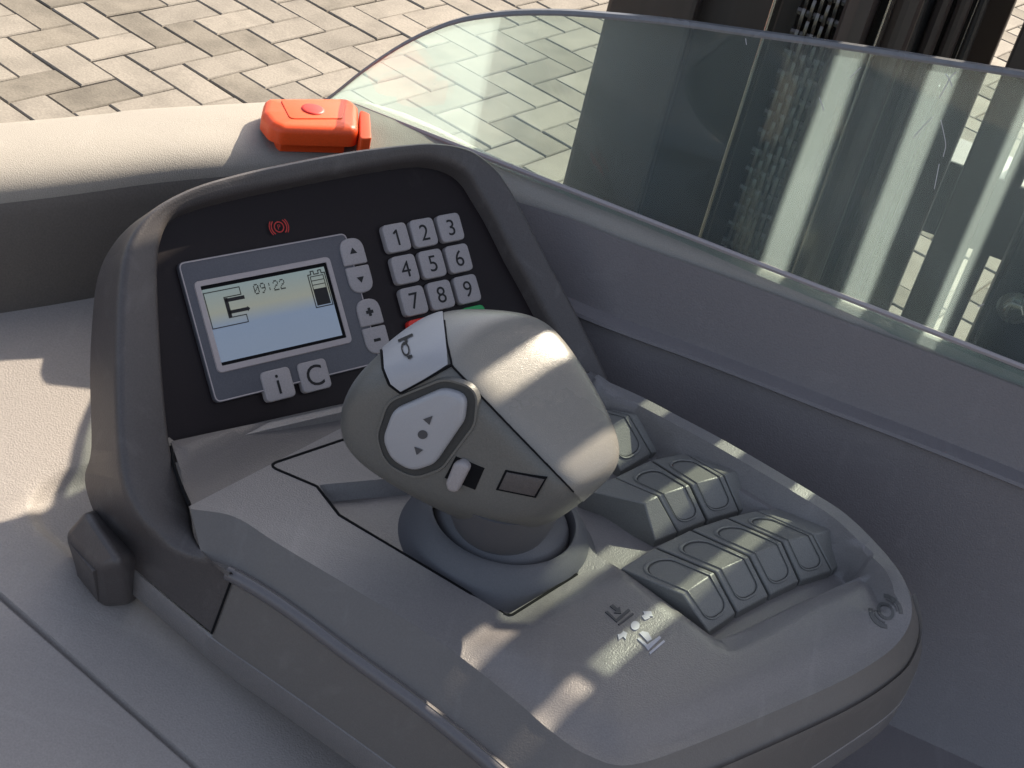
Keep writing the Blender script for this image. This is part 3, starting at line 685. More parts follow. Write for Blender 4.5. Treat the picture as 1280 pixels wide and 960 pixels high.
# keys
def key(cx, cy, w, h, r, glyph, mat=M['key'], gs=12, outline_=None, arrow=None):
    P2 = round_poly(rect(cx - w / 2, cx + w / 2, cy - h / 2, cy + h / 2), np.asarray(r) * mm, 8) if outline_ is None else outline_
    ps = [(*pad(P2, PF, .0024, .0006, -.001), 0)]
    fr = (P0 + BX * cx * mm + BY * cy * mm, BX, BY, BN)
    if glyph == '1': ps.append((*flat2(np.array([(-.2, -4.1), (.9, -4.1), (.9, 4.1), (.1, 4.1), (-2.0, 2.6), (-1.5, 1.7), (-.2, 2.5)]) * mm, fr, .00255), 1))
    elif glyph: ps.append((*on_frame(*text2(glyph, gs * mm), fr, .00255), 1))
    if arrow is not None: ps.append((*flat2(np.array(arrow) * mm, fr, .00255), 1))
    V, F, fm = join(ps); o = child('key', V, F, [mat, M['glyph']], panel, fm); return o
nums = ['1', '2', '3', '4', '5', '6', '7', '8', '9']
for i, s in enumerate(nums):
    o = key(83.5 + (i % 3) * 16.9, 26.7 - (i // 3) * 16.6, 14.6, 14.6, 3, s); o['label'] = 'grey key marked ' + s
o = key(83.5, -23.1, 14.6, 14.6, 3, None, M['redkey']); o['label'] = 'red key below the 7'
o = key(100.4, -23.1, 14.6, 14.6, 3, '0'); o['label'] = 'grey key below the 8'
o = key(117.3, -23.1, 14.6, 14.6, 3, None, M['greenkey']); o['label'] = 'green key below the 9'
o = key(-2.8, -31.4, 15.8, 14.6, 2.6, 'i', gs=14.5); o['label'] = 'grey key marked i'
o = key(17.2, -31.4, 15.8, 14.6, 2.6, 'C', gs=14.5); o['label'] = 'grey key marked C'
tri = [(-2.1, -1.2), (2.1, -1.2), (0, 1.9)]
plus = [(-.8, -2.1), (.8, -2.1), (.8, -.8), (2.1, -.8), (2.1, .8), (.8, .8), (.8, 2.1), (-.8, 2.1), (-.8, .8), (-2.1, .8), (-2.1, -.8), (-.8, -.8)]
minus = [(-2, -.75), (2, -.75), (2, .75), (-2, .75)]
for (cy, ar, topk, lb) in ((24, tri, 1, 'an up arrow'), (9.6, [(-x_, -y_) for x_, y_ in tri], 0, 'a down arrow'), (-7.2, plus, 1, 'plus'), (-21.6, minus, 0, 'minus')):
    rr = [1, 1, 6.4, 6.4] if topk else [6.4, 6.4, 1, 1]
    P2 = round_poly(rect(56.2 - 6.8, 56.2 + 6.8, cy - 6.7, cy + 6.7), np.array(rr) * mm, 9)
    o = key(56.2, cy, 0, 0, 0, None, M['key'], outline_=P2, arrow=ar); o['label'] = 'grey key marked with ' + lb
# parking brake icon
br = (P0 + BX * .0208 + BY * .0425, BX, BY, BN); ps = []
for a in (ring2(.0022, .0028, 0, 360, 25), ring2(.0038, .0044, 130, 230), ring2(.0038, .0044, -50, 50), ring2(.0049, .0054, 140, 220), ring2(.0049, .0054, -40, 40)): ps.append(on_frame(*a, br, .0004))
ps.append(on_frame(*text2('P', .0034), br, .0005)); child('brake_icon', *join(ps)[:2], M['redink'], panel, smooth=None)

# --- top of the console
def tz(pts, z=ZT): return np.array([onz(x, y, z) for x, y in pts])
crease_px = [(238, 636), (293, 646), (348, 680), (440, 735), (545, 799), (640, 872), (690, 915), (735, 944), (790, 956), (890, 922), (1040, 857), (1105, 819), (1132, 790), (1140, 760), (1130, 725), (1105, 690), (1060, 645), (1010, 612), (915, 556), (850, 521), (800, 495), (762, 478)]
DZK = [0, 0, 0, 0, -.001, -.003, -.003, -.005, -.005, -.005, -.004, -.001, .004, .009, .011, .011, .011, .011, .011, .011, .011, .011]
WK = [.02] * 4 + [.05] * 8 + [.03] + [.0125] * 9; WK0 = [0] * 12 + [.003] + [.0080] * 9
cr3 = keyed(np.array([onz(x, y, ZT + d) for (x, y), d in zip(crease_px, DZK)]), 6)
WB = keyed(np.c_[DZK, WK, WK0], 6)
back_px = [(735, 470), (560, 480), (440, 504), (330, 528), (213, 556), (222, 596)]
bk3 = tz(back_px[:1], ZT)
bl = np.vstack([cr3, tz([(735, 462)]), np.array([PP(x, y) for x, y in [(640, 470), (440, 504), (330, 528.5), (213, 556)]]), tz([(224, 600)])])
def dirsd(pts, a, b):   # signed distance left of line a->b in plan
    a, b = np.asarray(a)[:2], np.asarray(b)[:2]; d = unit(b - a); return (pts[:, 0] - a[0]) * -d[1] + (pts[:, 1] - a[1]) * d[0]
SA, SB = onz(238, 632, ZT), onz(345, 577, ZT); PA, PB = PP(213, 556), PP(440, 505)
shelfw = abs(float(dirsd(np.array([PA[:2] * .5 + PB[:2] * .5]), SA, SB)[0]))
plate_px = [(398, 606), (424, 643), (633, 768), (722, 717), (742, 672), (700, 600), (560, 590), (512, 596)]
plate3 = round_poly(tz(plate_px)[:, :2], .0015, 3)
bowl_c = onz(624, 668, ZT - .004)
rec_px = [(742, 488), (800, 511), (838, 535), (905, 581), (960, 613), (1022, 650), (1078, 684), (1092, 697), (1082, 711), (1000, 750), (935, 785), (900, 800), (884, 794), (830, 752), (776, 712), (740, 690), (718, 640), (700, 560)]
rec_z = [.009] * 8 + [.005, .002] + [0] * 8
rec3 = round_poly(np.array([onz(x, y, ZT + d)[:2] for (x, y), d in zip(rec_px, rec_z)]), .009, 6)
palm_px = [(300, 928), (560, 809), (633, 776), (700, 740), (745, 718), (776, 711), (835, 752), (905, 802), (1000, 752), (1060, 726), (1200, 700), (1250, 1100), (300, 1100)]
palm3 = tz(palm_px)[:, :2]
rim3 = cr3[13 * 6:]
def z_top(V):
    z = np.full(len(V), ZT)
    ds = dirsd(V, SA, SB); s = np.clip(ds / shelfw, 0, 1.2); z += (PA[2] - ZT) * s ** 1.3
    near = np.argmin(((V[:, None, :] - cr3[None, :, :2]) ** 2).sum(2), axis=1); ed = seg_dist(V, cr3, False)
    pm = sdf(V, palm3); z += .0035 * sstep(pm, -.001, .010) * sstep(ed, 0, .02)
    z += WB[near, 0] * (1 - sstep(ed, WB[near, 2], WB[near, 1]))
    z -= .0105 * sstep(sdf(V, rec3), 0, .005)
    pd = sdf(V, plate3); z -= .0075 * sstep(pd, 0, .004)
    return z
bvh_top = None
rt_ = np.gradient(cr3[80:, :2], axis=0); rt_ /= np.linalg.norm(rt_, axis=1)[:, None]; rn_ = np.c_[-rt_[:, 1], rt_[:, 0]]
if rn_[20] @ -WN[:2] < 0: rn_ = -rn_
rim_lines = [cr3[82:-3, :2] + rn_[2:-3] * d for d in (.002, .0080, .0102, .0125)]
ins = [np.vstack([inset(plate3, d), inset(plate3, d)[:1]]) for d in (0, .002, .004)] + [np.vstack([inset(rec3, d), inset(rec3, d)[:1]]) for d in (0, .0015, .0035, .005)] + rim_lines
V, F = cdt(bl, ins + [np.linspace(SA[:2] - (SB - SA)[:2] * .02, SA[:2] + (SB - SA)[:2] * 3.2, 60)], z_top, .0036)
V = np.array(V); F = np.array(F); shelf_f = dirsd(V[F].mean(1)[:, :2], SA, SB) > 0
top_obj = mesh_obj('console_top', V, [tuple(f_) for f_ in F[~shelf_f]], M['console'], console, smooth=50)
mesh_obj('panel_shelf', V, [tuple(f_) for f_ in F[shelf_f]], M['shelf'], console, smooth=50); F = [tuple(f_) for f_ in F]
bvh_top = BVHTree.FromPolygons([Vector(v) for v in V], F)
def hit(x, y, bvh=None):
    h = (bvh or bvh_top).ray_cast(Vector(C), Vector(ray(x, y)))
    if h[0] is None: return None
    return np.array(h[0]), np.array(h[1])
# flanks: chamfer, rounded ridge, flared side, trim strip
ridge_px = [(256, 705), (293, 719), (357, 758), (440, 820), (530, 886), (618, 958), (672, 1003), (738, 1025), (815, 1000), (925, 955), (1058, 893), (1120, 852), (1143, 822), (1152, 785), (1143, 745)]
bot_px = [(205, 742), (266, 792), (330, 837), (415, 897), (505, 962), (600, 1032), (660, 1080), (745, 1105), (850, 1050), (945, 1000), (1062, 925), (1118, 884), (1140, 850), (1152, 812), (1146, 770)]
nk = 15
crz = cr3.copy()
c0 = crz[:(nk - 1) * 6 + 1]
rg = keyed(tz(ridge_px, ZS), 6)
zb = np.r_[np.full(9, ZS - .033), np.linspace(ZS - .030, ZS - .020, 6)]
bt = keyed(np.array([onz(x, y, z) for (x, y), z in zip(bot_px, zb)]), 6)
front = sstep(np.arange(len(c0)), 6 * 6, 10 * 6)[:, None]
ch0 = c0 * .985 + rg * .015 - Z3 * .0000
ch1 = c0 * .91 + rg * .09 - Z3 * .0004; ch2 = c0 * .80 + rg * .20 - Z3 * .0004
g1 = c0 * .15 + rg * .85 - Z3 * .0015
g2 = c0 * .10 + rg * .90 + Z3 * .0004
r2 = rg * .96 + c0 * .04 + Z3 * .0020
r3 = rg * .985 + bt * .015 + Z3 * .0010
r4 = rg * .86 + bt * .14 - Z3 * .0004
bt2 = bt + (bt - rg) * .02 - Z3 * .0015
btx = keyed(np.vstack([[back[3]], [back[2]], [back[1]], [back[0]], bt[12::6]]), 6)
btx = np.vstack([btx[:-1], bt[-1:]])
cn = np.mean(bt, axis=0); dxy = (cn - btx) * np.array([1, 1, 0])
tr_ = [btx - Z3 * .0012, btx + dxy * .012 - Z3 * .0018, btx - dxy * .004 - Z3 * .0030, btx - Z3 * .016, btx + dxy * .06 - Z3 * .024]
tr_.append(btx + dxy * .30 - Z3 * .028)
V, F, _ = join([loft([q_[:7] for q_ in (c0, ch0, ch1, ch2, g1, g2 - Z3 * .0008, r2 - Z3 * .002)]), loft([q_[6:] for q_ in (c0, ch0, ch1, ch2, g1, g2, r2, r3, r4, bt, bt2)])]); mesh_obj('console_side', V, F, M['skirt'], console, smooth=38)
pc = onz(700, 760, 1.10); mesh_obj('pedestal', *box((pc[0], pc[1], 1.095), .10, .15, .11, WX, WN), M['wall'], console, smooth=None, bevel=.01)
V, F = loft(tr_); mesh_obj('base_trim', V, F, M['console'], console, smooth=38)
bead_r = rg[5:50] * .962 + c0[5:50] * .038 - Z3 * .0016
mesh_obj('ridge_trim', *tube(bead_r, list(np.r_[np.full(35, .0034), np.linspace(.0034, .0008, 10)]), 12), M['ridge'], console, smooth=60)
# right flank behind the rim drops to the floor
rr_ = crz[(nk - 1) * 6 - 2:]; o1 = rr_ + WN * .003 - Z3 * .003; o2 = o1 + WN * .002; o2[:, 2] = 1.15; o3 = o2.copy(); o3[:, 2] = FLO
V, F = loft([rr_, o1, o2, o3]); mesh_obj('console_flank', V, F, M['console'], console, smooth=45)
# seams
def seam_line(name, px, w, mat=M['gap'], par=console, lift=.0003, bvh=None, n=40, closed=False):
    P = resample(np.array(px, float), n); H = [h for h in (hit(x, y, bvh) for x, y in P) if h is not None]
    p = np.array([h[0] for h in H]); nn_ = np.array([h[1] for h in H]); nn_[(nn_ @ -FW) < 0] *= -1
    t = np.gradient(p, axis=0); s = np.cross(t, nn_); s /= np.linalg.norm(s, axis=1)[:, None] + 1e-12
    V, F = loft([p - s * w / 2 - nn_ * .0004, p - s * w / 2 + nn_ * lift, p + s * w / 2 + nn_ * lift, p + s * w / 2 - nn_ * .0004])
    return mesh_obj(name, V, F, mat, par, smooth=None)
seam_line('plate_gap', [(440, 546), (345, 578), (339, 582), (344, 586), (396, 608), (424, 644), (633, 769), (640, 769), (721, 718), (706, 686)], .0013, n=120)
# narrow shelf under the panel
la = [(213, 556), (330, 528.5), (440, 504), (560, 478)]; lb_ = [(214, 567), (330, 538), (440, 512), (560, 485)]
A3 = np.array([PP(x, y, .0004) for x, y in la]); zl = A3[:, 2]
B3 = np.array([onz(x, y, z) for (x, y), z in zip(lb_, zl - .0004)]); C3 = B3 + BN * .0006 - Z3 * .006
V, F = loft([A3 + Z3 * .001, A3, B3, C3]); mesh_obj('panel_ledge', V, F, M['console'], console, smooth=30)
V, F = loft([np.array([S_c[0] + d_ST[0] * .004, S_c[0], S_c[0] * .5 + O_c[0] * .5, O_c[0]]) + sh_ for sh_ in (np.array([-.0004, -.0006, .0004]) + WX * -.0006, np.array([-.0004, -.0006, .0004]) + WX * .0006)])
mesh_obj('side_seam', V, F, M['gap'], console, smooth=None)
gp = [(213, 558, 1.1905), (217, 580, 1.188), (225, 604, 1.1855), (237, 631, 1.1835)]
mesh_obj('bezel_gap', *tube(catmull(np.array([onz(x, y, z + .0012) for x, y, z in gp]), 24), .0009, 6), M['gap'], console)
# adjuster knob on the left flank
kv = [onz(x, y, z) for x, y, z in [(80, 668, 1.150), (108, 637, 1.164), (152, 702, 1.164), (163, 756, 1.122), (128, 760, 1.117), (96, 722, 1.124), (121, 712, 1.154)]]
kb = bmesh.new()
for p in kv:
    kb.verts.new(Vector(p)); kb.verts.new(Vector(p + FW * .028))
h_ = bmesh.ops.convex_hull(kb, input=kb.verts[:]); bmesh.ops.delete(kb, geom=list({g_ for g_ in h_['geom_interior'] + h_['geom_unused'] if isinstance(g_, bmesh.types.BMVert)}), context='VERTS')
bmesh.ops.dissolve_limit(kb, angle_limit=math.radians(14), verts=kb.verts[:], edges=kb.edges[:])
me = bpy.data.meshes.new('adjuster_knob'); kb.to_mesh(me); me.materials.append(M['bezel']); me.shade_smooth(); me.set_sharp_from_angle(angle=math.radians(30))
o = link(bpy.data.objects.new('adjuster_knob', me), console); b_ = o.modifiers.new('bevel', 'BEVEL'); b_.width = .003; b_.segments = 3; b_.limit_method = 'ANGLE'; b_.angle_limit = math.radians(20)
kl = [onz(x, y, z) for x, y, z in [(88, 678, 1.1485), (117, 714, 1.1515), (124, 752, 1.1205), (98, 719, 1.127)]]
kcen = np.mean(kl, axis=0); kn = unit(np.cross(kl[1] - kl[0], kl[3] - kl[0])); kn = kn if kn @ -FW > 0 else -kn
V, F = loft([np.array([p * .98 + kcen * .02 - kn * .004 for p in kl]), np.array([p + kn * .0004 for p in kl]), np.array([p * .9 + kcen * .1 + kn * .0008 for p in kl])], closed=True)
mesh_obj('knob_face', list(V), F + [(8, 9, 10, 11)], M['bezel'], o, smooth=30)

# --- function buttons
FB = {}
def wedge_bank(rows, left_cap, right_cap, zb_, zc_, zf_, cap_name='bank_cap'):
    """rows: division lines [(back px),(crease px),(front foot px)]"""
    D = [(onz(*b, zb_), onz(*c, zc_), onz(*f_, zf_)) for b, c, f_ in rows]
    for i in range(len(D) - 1):
        (b0, c0_, f0), (b1, c1_, f1) = D[i], D[i + 1]
        s = .0008
        def shr(a, b): d = unit(b - a); return a + d * s, b - d * s
        b0, b1 = shr(b0, b1); c0_, c1_ = shr(c0_, c1_); f0, f1 = shr(f0, f1)
        low = np.array([0, 0, FLO + .1]); 
        V = [b0, b1, c1_, c0_, f1, f0] + [np.array([p[0], p[1], 1.160]) for p in (b0, b1, f1, f0)]
        F = [(0, 1, 2, 3), (3, 2, 4, 5), (0, 6, 7, 1), (5, 4, 8, 9), (1, 7, 8, 4, 2), (0, 3, 5, 9, 6)]
        bo = mesh_obj('function_button', V, F, M['button'], console, smooth=30, bevel=.0006)
        # obround inlay running over both faces
        def bil(u, v):   # u across 0..1, v 0..2 back -> crease -> foot
            if v <= 1: return (b0 * (1 - u) + b1 * u) * (1 - v) + (c0_ * (1 - u) + c1_ * u) * v
            return (c0_ * (1 - u) + c1_ * u) * (2 - v) + (f0 * (1 - u) + f1 * u) * (v - 1)
        nt = unit(np.cross(b1 - b0, c0_ - b0)); nt = nt if nt[2] > 0 else -nt
        nf = unit(np.cross(c1_ - c0_, f0 - c0_)); nf = nf if nf[2] > 0 else -nf
        def nrm(v): return nt if v < .98 else (nf if v > 1.02 else unit(nt + nf))
        path = []
        for a in np.linspace(180, 360, 13): a = math.radians(a); path.append((.5 + .36 * math.cos(a), .40 + .22 * math.sin(a)))
        path += [(.86, .7), (.86, 1.0), (.86, 1.4)]
        for a in np.linspace(0, 90, 7): a = math.radians(a); path.append((.58 + .28 * math.cos(a), 1.62 + .22 * math.sin(a)))
        for a in np.linspace(90, 180, 7): a = math.radians(a); path.append((.42 + .28 * math.cos(a), 1.62 + .22 * math.sin(a)))
        path += [(.14, 1.4), (.14, 1.0), (.14, .7)]
        def ringp(off, h): 
            out = []
            for u, v in path:
                cu, cv = .5, 1.1; p = bil(cu + (u - cu) * off, cv + (v - cv) * off); out.append(p + nrm(v) * h)
            return np.array(out)
        wdt = [ringp(1.02, .0002), ringp(1.0, .0007), ringp(.965, .0007), ringp(.94, .0002)]
        Vr, Fr = loft(wdt, closed=True); mesh_obj('inlay_rim', Vr, Fr, M['button'], bo, smooth=50)
        Vr, Fr = loft([ringp(.945, .00032), ringp(.915, .00032)], closed=True); mesh_obj('inlay_shadow_ring', Vr, Fr, M['groove'], bo, smooth=None)  # dark ring paints the shadow line of the recessed inlay
        FB.setdefault('b', []).append(bo)
    for cap, ref in ((left_cap, D[0]), (right_cap, D[-1])):
        if cap is None: continue
        b_, c_, f_ = [onz(*p, z) for p, z in zip(cap, (zb_, zc_ - .0015, zf_))]
        b0, c0_, f0 = ref
        V = [b0, b_, c_, c0_, f_, f0] + [np.array([p[0], p[1], 1.160]) for p in (b0, b_, f_, f0)]
        mesh_obj(cap_name, V, [(0, 1, 2, 3), (3, 2, 4, 5), (0, 6, 7, 1), (5, 4, 8, 9), (1, 7, 8, 4, 2), (0, 3, 5, 9, 6)], M['button'], console, smooth=30, bevel=.0006)
zb_, zc_, zf_ = ZT + .0005, ZT + .0065, ZT - .0065
wedge_bank([((775, 711), (852, 744), (885, 791)), ((819, 684), (894, 715), (921, 766)), ((864, 662), (937, 695), (962, 744)), ((909, 647), (978, 677), (1000, 726)), ((947, 638), (1017, 668), (1041, 713))], None, ((972, 636), (1043, 661), (1059, 699)), zb_, zc_, zf_)
wedge_bank([((768, 597), (822, 620), (847, 665)), ((814, 575), (863, 606), (884, 650)), ((857, 566), (906, 594), (925, 638))], ((728, 612), (806, 629), (819, 676)), ((880, 567), (926, 587), (945, 630)), zb_, zc_, zf_)
wedge_bank([((700, 530), (750, 540), (775, 590)), ((748, 508), (787, 518), (815, 566))], None, ((770, 503), (820, 517), (832, 563)), zb_, zc_, zf_)

# --- moulded symbols
def decal(name, polys, mat, lift=.0005, par=console):
    """polys: lists of picture points dropped on the console surface"""
    ps = []
    for P in polys:
        H = [h for h in (hit(x, y) for x, y in P) if h is not None]
        if len(H) < 3: continue
        p = np.array([h[0] for h in H]); nn_ = unit(np.mean([h[1] for h in H], axis=0)); nn_ = nn_ if nn_[2] > 0 else -nn_
        k = len(p); V = np.vstack([p - nn_ * .001, p + nn_ * lift]); F = [tuple(range(k, 2 * k))] + [(i, (i + 1) % k, k + (i + 1) % k, k + i) for i in range(k)]
        ps.append((V, F))
    return mesh_obj(name, *join(ps)[:2], mat, par, smooth=None)
def zz(P): return [(720 + x / 6.4, 700 + y / 6.4) for x, y in P]
decal('lowering_symbol', [zz([(232, 420), (250, 412), (318, 478), (415, 395), (432, 408), (325, 502)]), zz([(335, 517), (450, 428), (460, 437), (345, 526)]),
      zz([(270, 375), (292, 357), (330, 390), (348, 378), (360, 433), (302, 428), (318, 410)])], M['markdark'])
decal('raising_symbol', [zz([(487, 636), (500, 625), (570, 682), (665, 612), (680, 628), (575, 728), (548, 690)]), zz([(582, 745), (698, 645), (712, 658), (592, 760)]),
      zz([(505, 590), (530, 575), (575, 585), (605, 640), (570, 660), (540, 625)])], M['mark'])
decal('direction_arrow', [zz([(523, 455), (545, 440), (533, 416), (600, 415), (612, 458), (585, 455), (590, 470), (548, 486)])], M['mark'])
decal('direction_arrow', [zz([(330, 600), (352, 598), (378, 575), (408, 590), (395, 640), (375, 618), (340, 645)])], M['mark'])
aa = np.linspace(0, 2 * math.pi, 17)[:-1]; decal('center_dot', [zz([(472 + 36 * math.cos(a), 530 + 36 * math.sin(a)) for a in aa])], M['mark'])
# brake symbol moulded in the right corner: ring between two arcs
def ell(cx, cy, rx, ry, rot, a0, a1, w, n=14):
    A = np.radians(np.linspace(a0, a1, n)); o = []
    for rr, AA in ((1, A), (1 - w, A[::-1])):
        for a in AA:
            x, y = rx * rr * math.cos(a), ry * rr * math.sin(a); c, s = math.cos(rot), math.sin(rot); o.append((cx + x * c - y * s, cy + x * s + y * c))
    return o
bx_, by_ = 1107, 764
def ellq(*a, **k):
    o = ell(*a, **k); n = len(o) // 2; return [[o[i], o[i + 1], o[2 * n - 2 - i], o[2 * n - 1 - i]] for i in range(n - 1)]
br_q = ellq(bx_, by_, 9.5, 12.5, -.75, 0, 360, .34, n=22) + ellq(bx_, by_, 20, 23, -.75, -48, 48, .22) + ellq(bx_, by_, 20, 23, -.75, 132, 228, .22) + ellq(bx_, by_, 14, 17, -.75, -38, 38, .12, n=8) + ellq(bx_, by_, 14, 17, -.75, 142, 218, .12, n=8)
decal('brake_symbol', br_q, M['brakemark'], .0004)

# ------------------------------------------------------------------ control lever
lev_o = bowl_c.copy()
lever = empty('control_lever', lev_o, 'grey multifunction control lever with rocker and horn button on the console', 'joystick')
LX, LY = np.array([1.0, 0, 0]), np.array([0, 1.0, 0])
ax = unit(np.array([.06, .05, 1.0]))
# collar on the console plate
prof = [(.0470, -.004), (.0450, -.0018), (.0430, .0012), (.0410, .0050), (.0385, .0085), (.0355, .0112), (.0340, .0120), (.0334, .0121), (.0330, .0115), (.0325, .0085), (.0318, .004), (.0300, -.004)]
mesh_obj('collar', *lathe(prof, lev_o, LX, LY, Z3, 96), M['boot'], lever, smooth=60)
boot = [(.0322, .003), (.0316, .0065), (.0305, .0092), (.0285, .0115), (.0258, .0140), (.0232, .018), (.0215, .027)]
mesh_obj('boot', *lathe(boot, lev_o, LX, LY, Z3, 72), M['boot'], lever, smooth=60)
GC = onz(602, 520, ZT + .066)                                   # centre of the grip
GX, GY, GZ = RT, UP, -FW                                        # the hand grip is canted towards the operator's palm
neck_top = GC - GY * .022 + GX * .012 - GZ * .006
np_ = [lev_o + Z3 * .008 + np.array([.002, .002, 0]), lev_o * .6 + neck_top * .4, neck_top]
mesh_obj('neck', *tube(catmull(np.array(np_), 14), list(np.linspace(.0205, .030, 14)), 40), M['boot'], lever, smooth=60)
PXM = np.linalg.norm(GC - C) * (GZ @ (C - GC) / np.linalg.norm(C - GC)) / FPX          # metres per picture pixel at the grip
def gl(px, py, d=0.0): return np.array([(px - 602) * PXM, -(py - 520) * PXM, d])
def plane_of(n, p): n = unit(n); return n, float(n @ p)
n1 = unit(np.array([-.30, -.33, .895])); n2 = unit(np.array([.47, .45, .76]))
sm = gl(640, 535, .034)
planes = [plane_of(n1, sm), plane_of(n2, sm),
          plane_of((-.42, .74, .52), gl(522, 451, .024)),
          plane_of((.06, .93, .36), gl(640, 398, .006)), plane_of((.05, .95, -.3), gl(640, 388, -.012)),
          plane_of((.90, .36, .25), gl(756, 500, .008)), plane_of((.92, .28, -.28), gl(770, 530, -.012)),
          plane_of((.60, -.72, .35), gl(746, 606, .008)),
          plane_of((-.42, -.86, .28), gl(545, 622, .012)),
          plane_of((-.08, -.96, .25), gl(640, 658, .006)),
          plane_of((-.95, .02, .30), gl(428, 502, .002)),
          plane_of((-.70, .62, -.1), gl(458, 454, -.004)),
          plane_of((.66, .72, .2), gl(708, 414, -.004)),
          plane_of((0, 0, -1), np.array([0, 0, -.036])), plane_of((-.5, .5, -.7), np.array([-.03, .02, -.022])), plane_of((.6, .3, -.7), np.array([.035, .012, -.02])),
          plane_of((-.5, -.5, -.7), np.array([-.03, -.02, -.018])), plane_of((.5, -.5, -.7), np.array([.03, -.02, -.02]))]
planes = [(n_, d_ * (1.02 if i_ < 2 else 1.035)) for i_, (n_, d_) in enumerate(planes)]
PEXP = 10.0
def grip_r(D):
    s = np.zeros(len(D))
    for n_, d_ in planes: s += np.maximum(0, D @ n_ / d_) ** PEXP
    return s ** (-1 / PEXP)
bm = bmesh.new(); bmesh.ops.create_icosphere(bm, subdivisions=6, radius=1)
D = np.array([v.co[:] for v in bm.verts]); D /= np.linalg.norm(D, axis=1)[:, None]; R_ = grip_r(D); loc = D * R_[:, None]
W = GC + loc[:, :1] * GX + loc[:, 1:2] * GY + loc[:, 2:] * GZ
for v, w_ in zip(bm.verts, W): v.co = Vector(w_)
bmesh.ops.recalc_face_normals(bm, faces=bm.faces)
grip_bvh = BVHTree.FromBMesh(bm)
def cam_plane(a, b):
    n_ = unit(np.cross(ray(*a), ray(*b))); return n_          # plane through two sight lines; n_ points right of a->b or left
def split(bm0, cuts):
    """cut a copy of bm0 by half spaces (point, normal): keeps the side the normal points away from"""
    b2 = bm0.copy()
    for co, no in cuts:
        g_ = b2.verts[:] + b2.edges[:] + b2.faces[:]
        bmesh.ops.bisect_plane(b2, geom=g_, plane_co=Vector(co), plane_no=Vector(no), clear_outer=True)
    return b2
def bm_obj(name, b2, mat, par, smooth=40, push=0.0):
    me = bpy.data.meshes.new(name)
    if push:
        b2.normal_update()
        for v in b2.verts: v.co += v.normal * push
    b2.to_mesh(me); me.materials.append(mat); me.shade_smooth(); me.set_sharp_from_angle(angle=math.radians(smooth))
    return link(bpy.data.objects.new(name, me), par)
sa, sb = (552, 400), (719, 618)
# the seam runs (556,402) -> (564,457) -> (716,614)
nseam = unit(np.cross(ray(564, 457), ray(716, 614)))
if nseam @ (GC + GX * .1 + GY * .1 - C) < 0: nseam = -nseam       # points to the shell side
ntop = unit(np.cross(ray(556, 402), ray(564, 457)))
if ntop @ (ray(700, 430)) < 0: ntop = -ntop
front_part = split(bm, [(C, nseam)]); bm_obj('grip_body', front_part, M['grip'], lever, 60)
shell_bm = split(bm, [(C, -nseam)])
fill = split(shell_bm, [(C, ntop)]); bm_obj('grip_shoulder', fill, M['grip'], lever, 60)
shell_bm = split(shell_bm, [(C, -ntop)]); bm_obj('grip_shell', shell_bm, M['shell'], lever, 60, .0004)
def gpoly(name, px, mat, h, par, bev=.0008):
    """raised piece following the grip, outline given as picture points"""
    cuts = []
    cx, cy = np.mean(np.array(px), axis=0)
    for a, b in zip(px, px[1:] + px[:1]):
        n_ = unit(np.cross(ray(*a), ray(*b)))
        if n_ @ ray(cx, cy) > 0: n_ = -n_
        cuts.append((C, n_))
    cuts.append((GC - GZ * .012, -GZ))
    b2 = split(bm, cuts)
    ext = bmesh.ops.extrude_face_region(b2, geom=b2.faces[:])
    vs = [v for v in ext['geom'] if isinstance(v, bmesh.types.BMVert)]
    b2.normal_update()
    for v in vs: v.co += v.normal * h
    bmesh.ops.recalc_face_normals(b2, faces=b2.faces)
    return bm_obj(name, b2, mat, par, 35)
horn = gpoly('horn_button', [(480, 434), (500, 414), (528, 396), (555, 392), (557, 420), (561, 456), (530, 474), (502, 489), (490, 480), (482, 462)], M['silver'], .0012, lever)
horn['label'] = 'pale horn button with a horn symbol'
def gseam(name, px, w, n=50, lift=.0008): return seam_line(name, px, w, M['gap'], lever, lift, grip_bvh, n)
gseam('grip_seam', [(556, 402), (559, 430), (565, 458), (640, 536), (716, 614)], .0007, 70)
gseam('horn_gap', [(478, 437), (480, 462), (488, 481), (502, 491), (530, 476), (564, 457)], .0008, 50, .0014)
# pieces set in the front face
fp = sm.copy()
def FPt(px, py, off=0.0):
    N_ = n1[0] * GX + n1[1] * GY + n1[2] * GZ; P_ = GC + 1.014 * (sm[0] * GX + sm[1] * GY + sm[2] * GZ)
    return pl(px, py, P_ + N_ * off, N_)
FN = n1[0] * GX + n1[1] * GY + n1[2] * GZ; FX = unit(FPt(640, 500) - FPt(520, 500)); FY = np.cross(FN, FX)
fo = FPt(535, 535); FF = (fo, FX, FY, FN)
def f2(px): return np.array([[(FPt(x, y) - fo) @ FX, (FPt(x, y) - fo) @ FY] for x, y in px])
well = round_poly(f2([(472, 545), (486, 502), (556, 474), (597, 486), (593, 530), (552, 585), (518, 597), (482, 578)]), .012, 7)
mesh_obj('rocker_well', *pad(well, FF, .0003, 0, -.006), M['groove'], lever, smooth=None)
mesh_obj('rocker_frame', *loft([np.array([fo + FX * q[0] + FY * q[1] + FN * z_ for q in inset(well, d_)]) for d_, z_ in ((-.0016, -.0016), (-.0008, .0008), (.0001, .0008), (.0004, -.002))], closed=True), M['grip'], lever, smooth=60)
rock2 = round_poly(f2([(481, 546), (494, 510), (556, 483), (586, 492), (582, 524), (546, 577), (518, 587), (492, 571)]), .010, 7)
rk = mesh_obj('travel_rocker', *pad(rock2, FF, .0042, .0022, -.003, .0006), M['silver'], lever, smooth=40); rk['label'] = 'pale rocker with two arrows and a dot'
